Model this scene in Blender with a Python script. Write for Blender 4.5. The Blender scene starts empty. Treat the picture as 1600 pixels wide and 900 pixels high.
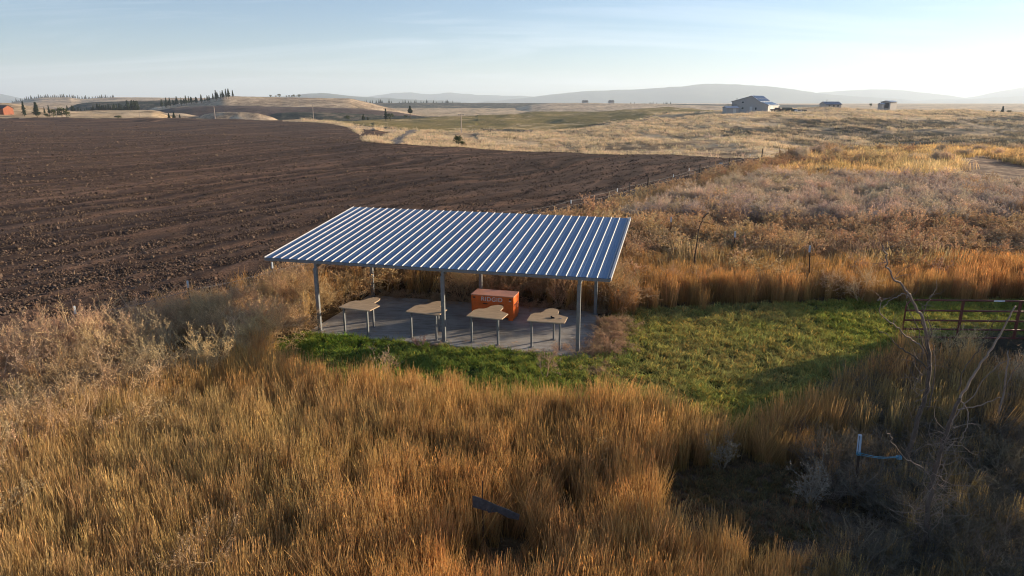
import bpy, bmesh, math, random
import numpy as np
from math import radians, sin, cos, pi
from mathutils import Vector, Matrix

random.seed(7)
RNG = np.random.default_rng(11)
sc = bpy.context.scene
col = sc.collection

# ------------------------------------------------------------------ camera
F, YH, CH = 1060.0, 160.0, 7.36            # focal length and horizon row of the 1600x900 photograph, camera height in metres
PT = math.atan((450 - YH) / F)
cam = bpy.data.cameras.new('camera')
cam.lens = 36 * F / 1600
cam.clip_start, cam.clip_end = 0.3, 40000
camo = bpy.data.objects.new('camera', cam)
camo.location = (0, 0, CH)
camo.rotation_euler = (pi / 2 - PT, 0, 0)
col.objects.link(camo)
sc.camera = camo

# ------------------------------------------------------------------ light
SUN_EL, SUN_AZ = radians(10.5), math.atan2(.895, .446)       # azimuth measured from +Y towards +X
sun_dir = Vector((sin(SUN_AZ) * cos(SUN_EL), cos(SUN_AZ) * cos(SUN_EL), sin(SUN_EL)))
sl = bpy.data.lights.new('sun', 'SUN')
sl.energy = 5.0
sl.angle = radians(0.6)
sl.color = (1.0, 0.80, 0.57)
so = bpy.data.objects.new('sun', sl)
so.rotation_euler = (-sun_dir).to_track_quat('-Z', 'Y').to_euler()
so.location = (60, 30, 40)
col.objects.link(so)

w = bpy.data.worlds.new('World')
sc.world = w
w.use_nodes = True
wt = w.node_tree
wt.nodes.clear()
def wn(t, **k):
    n = wt.nodes.new(t)
    for a, b in k.items(): setattr(n, a, b)
    return n
sky = wn('ShaderNodeTexSky', sky_type='NISHITA', sun_disc=False, sun_elevation=SUN_EL, sun_rotation=SUN_AZ,
         altitude=700, air_density=1.0, dust_density=0.35, ozone_density=3.6)
bg = wn('ShaderNodeBackground'); bg.inputs['Strength'].default_value = 0.067
wo = wn('ShaderNodeOutputWorld')
# thin high cirrus streaks, whiter than the sky behind them
tc = wn('ShaderNodeTexCoord'); sep = wn('ShaderNodeSeparateXYZ')
wt.links.new(tc.outputs['Generated'], sep.inputs[0])
mz = wn('ShaderNodeMath', operation='ADD'); mz.inputs[1].default_value = 0.12
wt.links.new(sep.outputs['Z'], mz.inputs[0])
dx = wn('ShaderNodeMath', operation='DIVIDE'); dy = wn('ShaderNodeMath', operation='DIVIDE')
wt.links.new(sep.outputs['X'], dx.inputs[0]); wt.links.new(mz.outputs[0], dx.inputs[1])
wt.links.new(sep.outputs['Y'], dy.inputs[0]); wt.links.new(mz.outputs[0], dy.inputs[1])
cmb = wn('ShaderNodeCombineXYZ'); wt.links.new(dx.outputs[0], cmb.inputs[0]); wt.links.new(dy.outputs[0], cmb.inputs[1])
mp = wn('ShaderNodeMapping'); mp.inputs['Rotation'].default_value = (0, 0, radians(14)); mp.inputs['Scale'].default_value = (.28, 1.0, 1)
wt.links.new(cmb.outputs[0], mp.inputs[0])
nz = wn('ShaderNodeTexNoise'); nz.inputs['Scale'].default_value = 1.25; nz.inputs['Detail'].default_value = 7; nz.inputs['Distortion'].default_value = .7
nz.inputs['Roughness'].default_value = .58
wt.links.new(mp.outputs[0], nz.inputs['Vector'])
cr = wn('ShaderNodeValToRGB'); cr.color_ramp.elements[0].position = .49; cr.color_ramp.elements[1].position = .86
cr.color_ramp.elements[0].color = (0, 0, 0, 1); cr.color_ramp.elements[1].color = (.46, .46, .46, 1)
wt.links.new(nz.outputs['Fac'], cr.inputs[0])
mx = wn('ShaderNodeMixRGB'); mx.blend_type = 'MIX'
mx.inputs[2].default_value = (8.6, 8.7, 9.0, 1)
wt.links.new(cr.outputs[0], mx.inputs[0]); wt.links.new(sky.outputs[0], mx.inputs[1])
tt = wn('ShaderNodeMixRGB', blend_type='MULTIPLY'); tt.inputs[0].default_value = 1; tt.inputs[2].default_value = (.96, .99, 1.05, 1)   # the camera's cool white balance
wt.links.new(mx.outputs[0], tt.inputs[1]); wt.links.new(tt.outputs[0], bg.inputs[0]); wt.links.new(bg.outputs[0], wo.inputs[0])

sc.view_settings.view_transform = 'Standard'
sc.view_settings.look = 'None'
sc.view_settings.exposure = 1.28
sc.view_settings.gamma = 1.0
sc.render.engine = 'CYCLES'
sc.cycles.max_bounces = 6
sc.cycles.diffuse_bounces = 3
sc.cycles.transmission_bounces = 4
sc.cycles.volume_bounces = 1
sc.cycles.use_denoising = True
sc.cycles.filter_width = 1.1

# ------------------------------------------------------------------ geometry of the view: a pixel and a distance give a place
def at(px, py, y):
    a = (px - 800) / F; b = -(py - 450) / F
    d = (a, cos(PT) + b * sin(PT), -sin(PT) + b * cos(PT))
    t = y / d[1]
    return Vector((d[0] * t, y, CH + d[2] * t))
def un(px, py, z=0.0):
    a = (px - 800) / F; b = -(py - 450) / F
    d = (a, cos(PT) + b * sin(PT), -sin(PT) + b * cos(PT))
    t = (z - CH) / d[2]
    return (d[0] * t, d[1] * t)

def vnoise(x, y, seed=0):
    xi = np.floor(x).astype(np.int64); yi = np.floor(y).astype(np.int64)
    fx = x - xi; fy = y - yi
    fx = fx * fx * (3 - 2 * fx); fy = fy * fy * (3 - 2 * fy)
    def h(a, b):
        v = (a * 374761393 + b * 668265263 + seed * 974711) & 0x7fffffff
        v = ((v ^ (v >> 13)) * 1274126177) & 0x7fffffff
        return ((v ^ (v >> 16)) & 0xffff) / 65535.0
    return ((h(xi, yi) * (1 - fx) + h(xi + 1, yi) * fx) * (1 - fy) + (h(xi, yi + 1) * (1 - fx) + h(xi + 1, yi + 1) * fx) * fy) * 2 - 1
def fbm(x, y, sc_, oct=4, seed=0):
    x = np.asarray(x, float) / sc_; y = np.asarray(y, float) / sc_
    s = 0; a = 1.0; t = 0
    for i in range(oct):
        s = s + a * vnoise(x, y, seed + i * 17); t += a; a *= .5; x = x * 2.03 + 11.3; y = y * 2.03 - 7.1
    return s / t

def zpy(y, py):
    b = -(py - 450) / F
    return CH + (-sin(PT) + b * cos(PT)) / (cos(PT) + b * sin(PT)) * y
FAR = [(1000, -6), (2000, zpy(2000, 162.5)), (9000, zpy(9000, 161)), (14000, zpy(14000, 160.8))]
P = lambda y, py: (y, zpy(y, py))
COLS = {
 -300: [(60, 0), (180, .2), P(300, 184), P(350, 178), P(420, 171), P(520, 165.5), P(700, 160.8), (850, 2)],
 0:    [(60, 0), (180, .2), P(300, 184.5), P(350, 178.5), P(420, 171.5), P(520, 166), P(700, 161), (850, 2)],
 150:  [(60, 0), P(180, 206), P(215, 203), P(290, 187), P(330, 185), P(400, 178), P(485, 173), (560, -6)],
 230:  [(60, 0), P(170, 209), P(210, 205.5), P(290, 187.5), P(330, 186), P(400, 178.5), P(485, 173), (560, -8)],
 330:  [(60, 0), P(155, 212), P(190, 209.5), P(285, 189), P(320, 188.3), (380, -8)],
 400:  [(60, 0), P(145, 215), P(180, 212.5), P(285, 190), P(315, 189.3), (380, -9)],
 500:  [(60, 0), P(135, 218.5), P(165, 216), P(255, 194), P(300, 188.6), P(330, 187.6), (400, -10)],
 570:  [(60, 0), P(122, 221.5), P(150, 221), P(200, 208), P(238, 198.5), P(300, 190), P(370, 187.2), (440, -10)],
 600:  [(60, 0), P(118, 223.5), (132, -1.4), P(165, 223), P(225, 206.5), P(245, 200), P(300, 192), P(390, 186.5), (460, -10)],
 700:  [(60, 0), P(112, 228), (125, -1.6), P(155, 229.5), P(235, 208), P(250, 205), P(340, 189), P(420, 182), (520, -10)],
 850:  [(60, 0), P(106, 235), (122, -3), P(150, 236), P(240, 209), P(262, 204), P(380, 184), P(500, 174), (620, -6)],
 1050: [(60, 0), P(98, 240), (115, -3), P(140, 240), P(200, 210), P(250, 192), P(400, 173), P(520, 169.5), (640, -3)],
 1190: [(50, 0), P(92, 246), (108, -2.2), P(140, 240), P(200, 206), P(270, 182), P(320, 175.3), P(380, 171.5), (450, 0)],
 1330: [(50, 0), (100, .5), (120, -3), P(150, 246), P(180, 225), P(225, 198), P(250, 188), P(300, 178), P(370, 169), (450, 1)],
 1480: [(50, .2), (92, .8), (110, -.5), P(140, 252), P(178, 226), P(222, 200), P(250, 191), P(310, 178), P(380, 171), (460, -2)],
 1600: [(50, .2), (85, .6), (105, -.5), P(140, 250), P(190, 222), P(250, 198), P(320, 184), P(400, 177), (470, -4)],
 1900: [(50, .3), (85, .6), (105, 0), P(190, 222), P(250, 200), P(320, 188), P(400, 182), (470, -2)],
}
LG = np.linspace(math.log(8), math.log(15000), 700)
PXC = sorted(COLS)
TAB = []
for c in PXC:
    ys, zs = zip(*([(8, 0), (30, 0)] + COLS[c] + FAR))
    t = np.interp(LG, np.log(ys), zs)
    k = np.exp(-np.linspace(-2, 2, 13) ** 2); k /= k.sum()
    t = np.convolve(np.pad(t, 6, mode='edge'), k, 'valid')
    TAB.append(t)
TAB = np.array(TAB)
UC = np.array([(c - 800) / F * .9645 for c in PXC])
FP0, FD = (-9.1, 25.2), (.559, .829)                 # the fence line at the edge of the ploughed field
def fside(x, y):                                     # metres to the left of the fence line
    return -(x - FP0[0]) * FD[1] + (y - FP0[1]) * FD[0]
def height(x, y):
    x = np.asarray(x, float); y = np.asarray(y, float)
    r = np.hypot(x, y)
    th = np.clip(np.arctan2(x, y), -1.1, 1.1)
    u = np.tan(th); ye = np.maximum(r * np.cos(th), 8.0)
    j = np.clip(np.searchsorted(UC, u) - 1, 0, len(UC) - 2)
    t = np.clip((u - UC[j]) / (UC[j + 1] - UC[j]), 0, 1); t = t * t * (3 - 2 * t)
    fi = np.clip((np.log(ye) - LG[0]) / (LG[1] - LG[0]), 0, len(LG) - 1.001)
    i0 = fi.astype(int); ft = fi - i0
    A = TAB[j, i0] * (1 - ft) + TAB[j, i0 + 1] * ft
    B = TAB[j + 1, i0] * (1 - ft) + TAB[j + 1, i0 + 1] * ft
    z = A * (1 - t) + B * t
    pl = (fside(x, y) > .5)
    m = np.clip((r - 105) / 40, 0, 1) * np.clip((2500 - r) / 1500, 0, 1)
    m = m * np.where(pl & (r < 310) & (u < -.2), .12, 1.0)
    z = z + m * ((1.0 + .8 * (u > -.05)) * fbm(x, y, 38, 3, 3) + .7 * fbm(x, y, 13, 3, 9))
    z = z + np.clip((r - 128) / 30, 0, 1) * np.clip((300 - r) / 40, 0, 1) * (~pl) * 2.6 * fbm(x, y, 58, 2, 13)
    z = z + np.clip((r - 24) / 30, 0, 1) * np.clip((120 - r) / 30, 0, 1) * .16 * fbm(x, y, 9, 3, 5)
    return z
def gz(x, y): return float(height(np.array([x]), np.array([y]))[0])

# ------------------------------------------------------------------ materials
def newmat(name):
    m = bpy.data.materials.new(name); m.use_nodes = True
    nt = m.node_tree; nt.nodes.clear()
    return m, nt
def N(nt, t, **k):
    n = nt.nodes.new(t)
    for a, b in k.items():
        if a == 'inp':
            for c, d in b.items(): n.inputs[c].default_value = d
        else: setattr(n, a, b)
    return n
def ramp(nt, fac, stops):
    r = N(nt, 'ShaderNodeValToRGB'); e = r.color_ramp.elements
    e[0].position, e[0].color = stops[0][0], (*stops[0][1], 1)
    e[1].position, e[1].color = stops[-1][0], (*stops[-1][1], 1)
    for p_, c_ in stops[1:-1]:
        q = e.new(p_); q.color = (*c_, 1)
    nt.links.new(fac, r.inputs[0]); return r.outputs[0]
def noise(nt, vec, scale, detail=5, rough=.6, dist=0):
    n = N(nt, 'ShaderNodeTexNoise', inp={'Scale': scale, 'Detail': detail, 'Roughness': rough, 'Distortion': dist})
    nt.links.new(vec, n.inputs['Vector']); return n.outputs['Fac']
def mixc(nt, f, a, b, mode='MIX'):
    m = N(nt, 'ShaderNodeMixRGB'); m.blend_type = mode
    for i, v in ((0, f), (1, a), (2, b)):
        if isinstance(v, (int, float)): m.inputs[i].default_value = v if i == 0 else (v, v, v, 1)
        elif isinstance(v, tuple): m.inputs[i].default_value = (*v, 1)
        else: nt.links.new(v, m.inputs[i])
    return m.outputs[0]
def finish(nt, colr, rough=.9, metal=0, bump=None, bstr=.5, bdist=.05, spec=.3, extra=None):
    b = N(nt, 'ShaderNodeBsdfPrincipled', inp={'Roughness': rough, 'Metallic': metal, 'Specular IOR Level': spec})
    if isinstance(colr, tuple): b.inputs['Base Color'].default_value = (*colr, 1)
    else: nt.links.new(colr, b.inputs['Base Color'])
    if bump is not None:
        bn = N(nt, 'ShaderNodeBump', inp={'Strength': bstr, 'Distance': bdist}); nt.links.new(bump, bn.inputs['Height']); nt.links.new(bn.outputs[0], b.inputs['Normal'])
    o = N(nt, 'ShaderNodeOutputMaterial'); nt.links.new(b.outputs[0], o.inputs[0])
    return b
def pos(nt): return N(nt, 'ShaderNodeNewGeometry').outputs['Position']
def objc(nt): return N(nt, 'ShaderNodeTexCoord').outputs['Object']
def mapv(nt, v, scale=(1, 1, 1), rot=(0, 0, 0)):
    m = N(nt, 'ShaderNodeMapping'); m.inputs['Scale'].default_value = scale; m.inputs['Rotation'].default_value = rot
    nt.links.new(v, m.inputs[0]); return m.outputs[0]
def simple(name, c, rough=.7, metal=0, var=.25, scale=8, bump=.1, spec=.4, stretch=(1, 1, 1)):
    m, nt = newmat(name)
    v = mapv(nt, objc(nt), stretch)
    n = noise(nt, v, scale, 6)
    cc = ramp(nt, n, [(.3, tuple(k * (1 - var) for k in c)), (.7, tuple(min(1, k * (1 + var)) for k in c))])
    finish(nt, cc, rough, metal, n, bump, .01, spec); return m

def m_ploughed():
    m, nt = newmat('ploughed_soil'); p = pos(nt)
    warp = noise(nt, p, .012, 3)
    rot = mapv(nt, p, (1, 1, 1), (0, 0, -radians(60)))          # furrows and wheelings run along the field
    sepx = N(nt, 'ShaderNodeSeparateXYZ'); nt.links.new(rot, sepx.inputs[0])
    a = N(nt, 'ShaderNodeMath', operation='MULTIPLY_ADD'); a.inputs[1].default_value = 55; nt.links.new(warp, a.inputs[0]); nt.links.new(sepx.outputs['Y'], a.inputs[2])
    c = N(nt, 'ShaderNodeCombineXYZ'); nt.links.new(a.outputs[0], c.inputs[0])
    fine = noise(nt, p, 8.5, 8, .8)
    mid = noise(nt, p, 1.3, 4, .6)
    big = noise(nt, p, .035, 4)
    str_ = noise(nt, c.outputs[0], .36, 3, .65)
    broad = noise(nt, c.outputs[0], .10, 2, .5)
    base = ramp(nt, fine, [(.30, (.028, .019, .014)), (.48, (.072, .049, .036)), (.64, (.14, .097, .07)), (.76, (.26, .19, .14))])
    st = ramp(nt, str_, [(.40, (.62, .60, .60)), (.50, (1, 1, 1)), (.56, (1.4, 1.35, 1.3)), (.62, (2.1, 1.95, 1.8))])
    base = mixc(nt, 1.0, base, st, 'MULTIPLY')
    base = mixc(nt, 1.0, base, ramp(nt, broad, [(.38, (.74, .72, .72)), (.60, (1.35, 1.3, 1.28))]), 'MULTIPLY')
    base = mixc(nt, 1.0, base, ramp(nt, big, [(.35, (.85, .85, .88)), (.65, (1.2, 1.1, 1.0))]), 'MULTIPLY')
    h = mixc(nt, .35, fine, mid)
    h = mixc(nt, .3, h, str_)
    finish(nt, base, .95, 0, h, 1.0, .22, .1); return m
def m_grassland(name, pal, s=1.0, bdist=.6):
    m, nt = newmat(name); p = pos(nt)
    big = noise(nt, p, .022 * s, 5, .62, .8); mid = noise(nt, p, .12 * s, 5, .65, .4); fine = noise(nt, p, 1.1, 6, .7)
    f = mixc(nt, .5, big, mid)
    c = ramp(nt, f, pal)
    c = mixc(nt, 1.0, c, ramp(nt, fine, [(.3, (.6, .6, .6)), (.7, (1.35, 1.3, 1.25))]), 'MULTIPLY')
    h = mixc(nt, .5, mid, fine)
    finish(nt, c, .95, 0, h, .8, bdist, .1); return m
STRAW = [(.36, (.09, .07, .04)), (.43, (.22, .155, .09)), (.49, (.48, .35, .20)), (.58, (.68, .52, .32))]
SHADE_PAL = [(.38, (.035, .04, .03)), (.47, (.08, .075, .055)), (.53, (.25, .19, .12)), (.60, (.58, .44, .28))]  # darker palette holding the shade of slopes turned from the sun
def m_ground(name, stops, s=6, bump=.06):
    m, nt = newmat(name); p = pos(nt)
    a = noise(nt, p, s, 7, .7); b = noise(nt, p, s * .15, 4)
    c = ramp(nt, a, stops)
    c = mixc(nt, 1.0, c, ramp(nt, b, [(.35, (.7, .7, .7)), (.65, (1.25, 1.2, 1.1))]), 'MULTIPLY')
    finish(nt, c, .95, 0, a, .9, bump, .1); return m
M = {}
M['plough'] = m_ploughed()
M['straw'] = m_grassland('straw_grass', STRAW)
M['shade_grass'] = m_grassland('shade_tinted_grass', SHADE_PAL)
M['pasture'] = m_grassland('green_gold_field', [(.34, (.14, .125, .04)), (.45, (.21, .17, .055)), (.55, (.28, .21, .08)), (.61, (.56, .43, .24))], 1.2)
M['hill_straw'] = m_grassland('hill_straw', [(.38, (.13, .11, .08)), (.45, (.33, .25, .165)), (.52, (.50, .38, .25)), (.60, (.68, .54, .36))], 1.3, 1.5)
M['hill_dark'] = m_grassland('hill_dark', [(.38, (.03, .04, .032)), (.5, (.07, .075, .055)), (.6, (.24, .19, .13))], 1.3, 1.5)
M['hill_plough'] = m_grassland('hill_plough', [(.38, (.09, .062, .052)), (.5, (.13, .095, .078)), (.62, (.20, .15, .115))], 1.0, .5)
M['mountain'] = m_grassland('mountain_forest', [(.36, (.03, .05, .035)), (.6, (.08, .10, .06))], .05, 20)
M['under'] = m_ground('thatch_and_soil', [(.3, (.035, .026, .014)), (.5, (.09, .065, .035)), (.72, (.20, .15, .085))])
M['turf'] = m_ground('turf_soil', [(.3, (.02, .03, .01)), (.55, (.05, .065, .02)), (.75, (.12, .11, .05))])
M['dirt'] = m_ground('bare_dirt', [(.3, (.06, .042, .03)), (.55, (.13, .095, .07)), (.75, (.22, .17, .13))])
M['track'] = m_ground('track_dirt', [(.35, (.08, .05, .038)), (.5, (.21, .13, .085)), (.62, (.44, .31, .19))], .8, .1)
M['gravel'] = m_ground('gravel_road', [(.3, (.12, .11, .10)), (.7, (.24, .22, .20))], 3, .03)

# ------------------------------------------------------------------ object helpers
def tag(o, label=None, cat=None, group=None, kind=None):
    if label: o['label'] = label
    if cat: o['category'] = cat
    if group: o['group'] = group
    if kind: o['kind'] = kind
    return o
def link(name, me, mt=None, parent=None, loc=None, rot=None):
    if mt is not None and not me.materials:
        me.materials.append(mt)
    o = bpy.data.objects.new(name, me); col.objects.link(o)
    if parent is not None: o.parent = parent
    if loc is not None: o.location = loc
    if rot is not None: o.rotation_euler = rot
    return o
def empty(name, loc, rz=0, label=None, cat=None, group=None):
    o = bpy.data.objects.new(name, None); col.objects.link(o); o.location = loc; o.rotation_euler = (0, 0, rz)
    o.empty_display_size = .2
    return tag(o, label, cat, group)
class MB:
    def __init__(s): s.v = []; s.f = []
    def add(s, vs, fs):
        n = len(s.v); s.v += [tuple(v) for v in vs]; s.f += [tuple(i + n for i in f) for f in fs]; return s
    def box(s, x0, x1, y0, y1, z0, z1):
        return s.add([(x0, y0, z0), (x1, y0, z0), (x1, y1, z0), (x0, y1, z0), (x0, y0, z1), (x1, y0, z1), (x1, y1, z1), (x0, y1, z1)],
                     [(0, 3, 2, 1), (4, 5, 6, 7), (0, 1, 5, 4), (1, 2, 6, 5), (2, 3, 7, 6), (3, 0, 4, 7)])
    def tube(s, pts, rad, n=6, cap=True):
        pts = [Vector(p) for p in pts]
        if not hasattr(rad, '__len__'): rad = [rad] * len(pts)
        base = len(s.v); prev = None
        for i, p in enumerate(pts):
            d = (pts[min(i + 1, len(pts) - 1)] - pts[max(i - 1, 0)]).normalized()
            if prev is None:
                a = d.cross(Vector((0, 0, 1)))
                if a.length < .1: a = d.cross(Vector((1, 0, 0)))
            else: a = prev - d * prev.dot(d)
            a.normalize(); prev = a; b = d.cross(a)
            for k in range(n):
                t = 2 * pi * k / n
                s.v.append(tuple(p + (a * cos(t) + b * sin(t)) * rad[i]))
        for i in range(len(pts) - 1):
            for k in range(n):
                s.f.append((base + i * n + k, base + i * n + (k + 1) % n, base + (i + 1) * n + (k + 1) % n, base + (i + 1) * n + k))
        if cap:
            s.f.append(tuple(base + k for k in range(n))[::-1]); e = base + (len(pts) - 1) * n
            s.f.append(tuple(e + k for k in range(n)))
        return s
    def prism(s, poly, z0, z1):
        n = len(poly); b = len(s.v)
        s.v += [(x, y, z0) for x, y in poly] + [(x, y, z1) for x, y in poly]
        s.f.append(tuple(b + i for i in range(n))[::-1]); s.f.append(tuple(b + n + i for i in range(n)))
        for i in range(n): s.f.append((b + i, b + (i + 1) % n, b + n + (i + 1) % n, b + n + i))
        return s
    def mesh(s, name, smooth=False):
        me = bpy.data.meshes.new(name); me.from_pydata(s.v, [], s.f); me.update()
        if smooth: me.polygons.foreach_set('use_smooth', [True] * len(me.polygons))
        return me
    def build(s, name, mt, parent=None, loc=None, rot=None, smooth=False, bevel=0):
        me = s.mesh(name, smooth)
        if bevel:
            bm = bmesh.new(); bm.from_mesh(me)
            bmesh.ops.bevel(bm, geom=[e for e in bm.edges if len(e.link_faces) == 2 and e.calc_face_angle(0) > .6], offset=bevel, segments=2, affect='EDGES', profile=.6)
            bm.to_mesh(me); bm.free()
        return link(name, me, mt, parent, loc, rot)
def np_mesh(name, V, Q, tri=False):
    me = bpy.data.meshes.new(name); V = np.asarray(V, np.float32); Q = np.asarray(Q, np.int32)
    k = Q.shape[1]
    me.vertices.add(len(V)); me.vertices.foreach_set('co', V.ravel())
    me.loops.add(Q.size); me.loops.foreach_set('vertex_index', Q.ravel())
    me.polygons.add(len(Q)); me.polygons.foreach_set('loop_start', np.arange(len(Q), dtype=np.int32) * k)
    me.update(calc_edges=True); me.validate()
    return me

# ------------------------------------------------------------------ polygons on the ground
def inpoly(x, y, poly):
    r = np.zeros(x.shape, bool); n = len(poly)
    for i in range(n):
        x0, y0 = poly[i]; x1, y1 = poly[(i + 1) % n]
        c = ((y0 > y) != (y1 > y)) & (x < (x1 - x0) * (y - y0) / ((y1 - y0) if y1 != y0 else 1e-9) + x0)
        r ^= c
    return r
LAWN = [un(*q) for q in [(405, 585), (470, 600), (540, 618), (640, 628), (760, 645), (960, 664), (1090, 686), (1180, 696), (1262, 664), (1350, 600), (1410, 556),
        (1440, 535), (1500, 532), (1640, 528), (1700, 470), (1480, 468), (1400, 468), (1250, 474), (1000, 484), (948, 498), (900, 520), (700, 510), (500, 515), (425, 535)]]
PATCH = [un(*q) for q in [(1045, 750), (1090, 732), (1180, 728), (1255, 732), (1285, 755), (1310, 830), (1290, 900), (1180, 905), (1110, 870), (1035, 840)]]
TRACK = [un(*q) for q in [(1486, 266), (1512, 252), (1535, 246), (1562, 249), (1566, 258), (1605, 268), (1760, 276), (1760, 350), (1600, 322), (1545, 308), (1500, 292)]]
SO, SY = (-6.39, 21.43), -.25
def s2w(u, v): return (SO[0] + cos(SY) * u - sin(SY) * v, SO[1] + sin(SY) * u + cos(SY) * v)
def w2s(x, y):
    dx, dy = x - SO[0], y - SO[1]
    return cos(SY) * dx + sin(SY) * dy, -sin(SY) * dx + cos(SY) * dy

# ------------------------------------------------------------------ terrain
def zone(x, y):
    """0 thatch under tall growth, 1 ploughed, 2 straw grassland, 3 hillside with shade put into its colour, 4 green-gold field, 5 lawn, 6 patch, 7 track, 8 gravel road, 9 dark bank"""
    r = np.hypot(x, y); th = np.arctan2(x, y); u = np.tan(np.clip(th, -1.3, 1.3)); ye = np.where(np.abs(th) < 1.3, y, r * .27)
    px = 800 + u * F / .9645
    z = np.zeros(x.shape, int)
    wob = fbm(x, y, 6, 3, 21) * 1.2
    far = (ye > 112) | ((fside(x, y) > .5) & (ye > 100))
    z[far] = 2
    z[far & (ye < 262 + wob * 14) & (1.1 * fbm(x, y, 34, 5, 31) + np.clip((px - 1270) / 260, -1.5, .45) > -.05)] = 3
    z[(px > 1215 + 40 * wob) & (ye > 160) & (ye < 240 + 12 * wob - np.clip((px - 1400) / 8, 0, 22)) & (fbm(x, y, 16, 4, 35) > -.28)] = 3
    z[(px > 1500) & far & (ye < 330) & (ye > 250) & (fbm(x, y, 30, 3, 33) > .0)] = 3
    g0 = np.interp(px, [420, 490, 575, 640, 720, 850, 950, 1000, 1100, 1150], [332, 300, 247, 238, 252, 264, 285, 305, 380, 430])
    g1 = np.interp(px, [480, 1150], [700, 560])
    z[(px > 440) & (px < 1150) & (ye > g0 + wob) & (ye < g1)] = 4
    z[(px > 500) & (px < 1120) & (ye > g0 - 6 + wob * .5) & (ye <= g0 + wob) ] = 9
    hi = np.interp(px, [-400, 0, 400, 480, 520, 545, 562, 575, 700, 850, 1050, 1190, 1300], [318, 318, 306, 280, 254, 228, 180, 122, 114, 110, 104, 98, 94])
    pl = (fside(x, y) > .6 + .3 * wob) & (ye < hi + wob) & (y > -60)
    lobe = (px >= 560) & (px < 612) & (ye > np.interp(px, [560, 575, 612], [165, 180, 212])) & (ye < np.interp(px, [560, 612], [222, 216]))
    z[pl | lobe] = 1
    rc = np.interp(ye, [120, 150, 165, 185, 205, 222, 236, 245], [612, 618, 617, 622, 634, 640, 646, 690])
    rwid = 1.7 * F / np.maximum(ye, 10)
    z[(np.abs(px - rc) < rwid) & (ye > 118) & (ye < 240) & (z != 1)] = 8
    z[(px > 720) & (px < 1200) & (np.abs(ye - np.interp(px, [720, 850, 950, 1000, 1060, 1120, 1180, 1200], [233, 241, 253, 264, 282, 302, 322, 327])) < 2.0)] = 8
    for a_, b_ in (([1150, 1230, 1300, 1380, 1480], [138, 152, 160, 150, 138]), ([1180, 1260, 1400, 1560], [196, 186, 182, 196]), ([1240, 1330, 1450, 1600], [214, 222, 212, 226])):
        z[(px > a_[0]) & (px < a_[-1]) & (np.abs(ye - np.interp(px, a_, b_) - 3 * wob) < 2.4)] = 2
    z[inpoly(x, y, TRACK)] = 7
    z[inpoly(x + .3 * fbm(x, y, .9, 3, 301), y + .3 * fbm(x, y, .9, 3, 302), PATCH)] = 6
    z[inpoly(x, y, LAWN)] = 5
    return z
ths = np.concatenate([np.linspace(-pi, -.9, 60, endpoint=False), np.linspace(-.9, -.68, 40, endpoint=False), np.linspace(-.68, .68, 660, endpoint=False), np.linspace(.68, .9, 40, endpoint=False), np.linspace(.9, pi, 60, endpoint=False)])
rs = np.concatenate([np.linspace(0.5, 8, 12, endpoint=False), np.exp(np.linspace(math.log(8), math.log(700), 330, endpoint=False)), np.exp(np.linspace(math.log(700), math.log(13500), 50))])
TH, RR = np.meshgrid(ths, rs)
X = RR * np.sin(TH); Y = RR * np.cos(TH); Z = height(X, Y)
nt_, nr_ = len(ths), len(rs)
plm = zone(X.ravel(), Y.ravel()).reshape(X.shape) == 1
# real relief in the ploughed ground: clod rows and wheelings
ac = X * sin(radians(-60)) * -1 * 0 + (-X * sin(radians(60)) + Y * cos(radians(60)))
furr = .05 * np.sin((ac + 6 * fbm(X, Y, 60, 2, 44)) * 2 * pi / 2.4) + .07 * fbm(X, Y, .9, 2, 45)
Z = Z + np.where(plm & (RR < 140), furr * np.clip((140 - RR) / 60, 0, 1), 0)
V = np.stack([X, Y, Z], -1).reshape(-1, 3)
ii, jj = np.meshgrid(np.arange(nr_ - 1), np.arange(nt_), indexing='ij')
j2 = (jj + 1) % nt_
Qd = np.stack([ii * nt_ + jj, (ii + 1) * nt_ + jj, (ii + 1) * nt_ + j2, ii * nt_ + j2], -1).reshape(-1, 4)[:, ::-1]
cx = V[Qd].mean(1)
zn = zone(cx[:, 0], cx[:, 1])
gidx = {0: ('ground', 'under'), 1: ('ploughed_field', 'plough'), 2: ('grassland', 'straw'), 3: ('hillside', 'shade_grass'), 4: ('pasture_field', 'pasture'),
        5: ('lawn_ground', 'turf'), 6: ('bare_dirt_ground', 'dirt'), 7: ('dirt_road', 'track'), 8: ('gravel_road', 'gravel'), 9: ('field_bank', 'hill_dark')}
for k, (nm, mk) in gidx.items():
    q = Qd[zn == k]
    if not len(q): continue
    uq, inv = np.unique(q, return_inverse=True)
    me = np_mesh(nm, V[uq], inv.reshape(-1, 4))
    me.polygons.foreach_set('use_smooth', [True] * len(me.polygons))
    tag(link(nm, me, M[mk]), kind='structure')
# small cap under the camera
me = np_mesh('ground', [(1.0 * cos(a), 1.0 * sin(a), gz(0, 1) - .01) for a in np.linspace(0, 2 * pi, 9)[:-1]], [tuple(range(8))])
tag(link('ground', me, M['under']), kind='structure')

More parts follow.
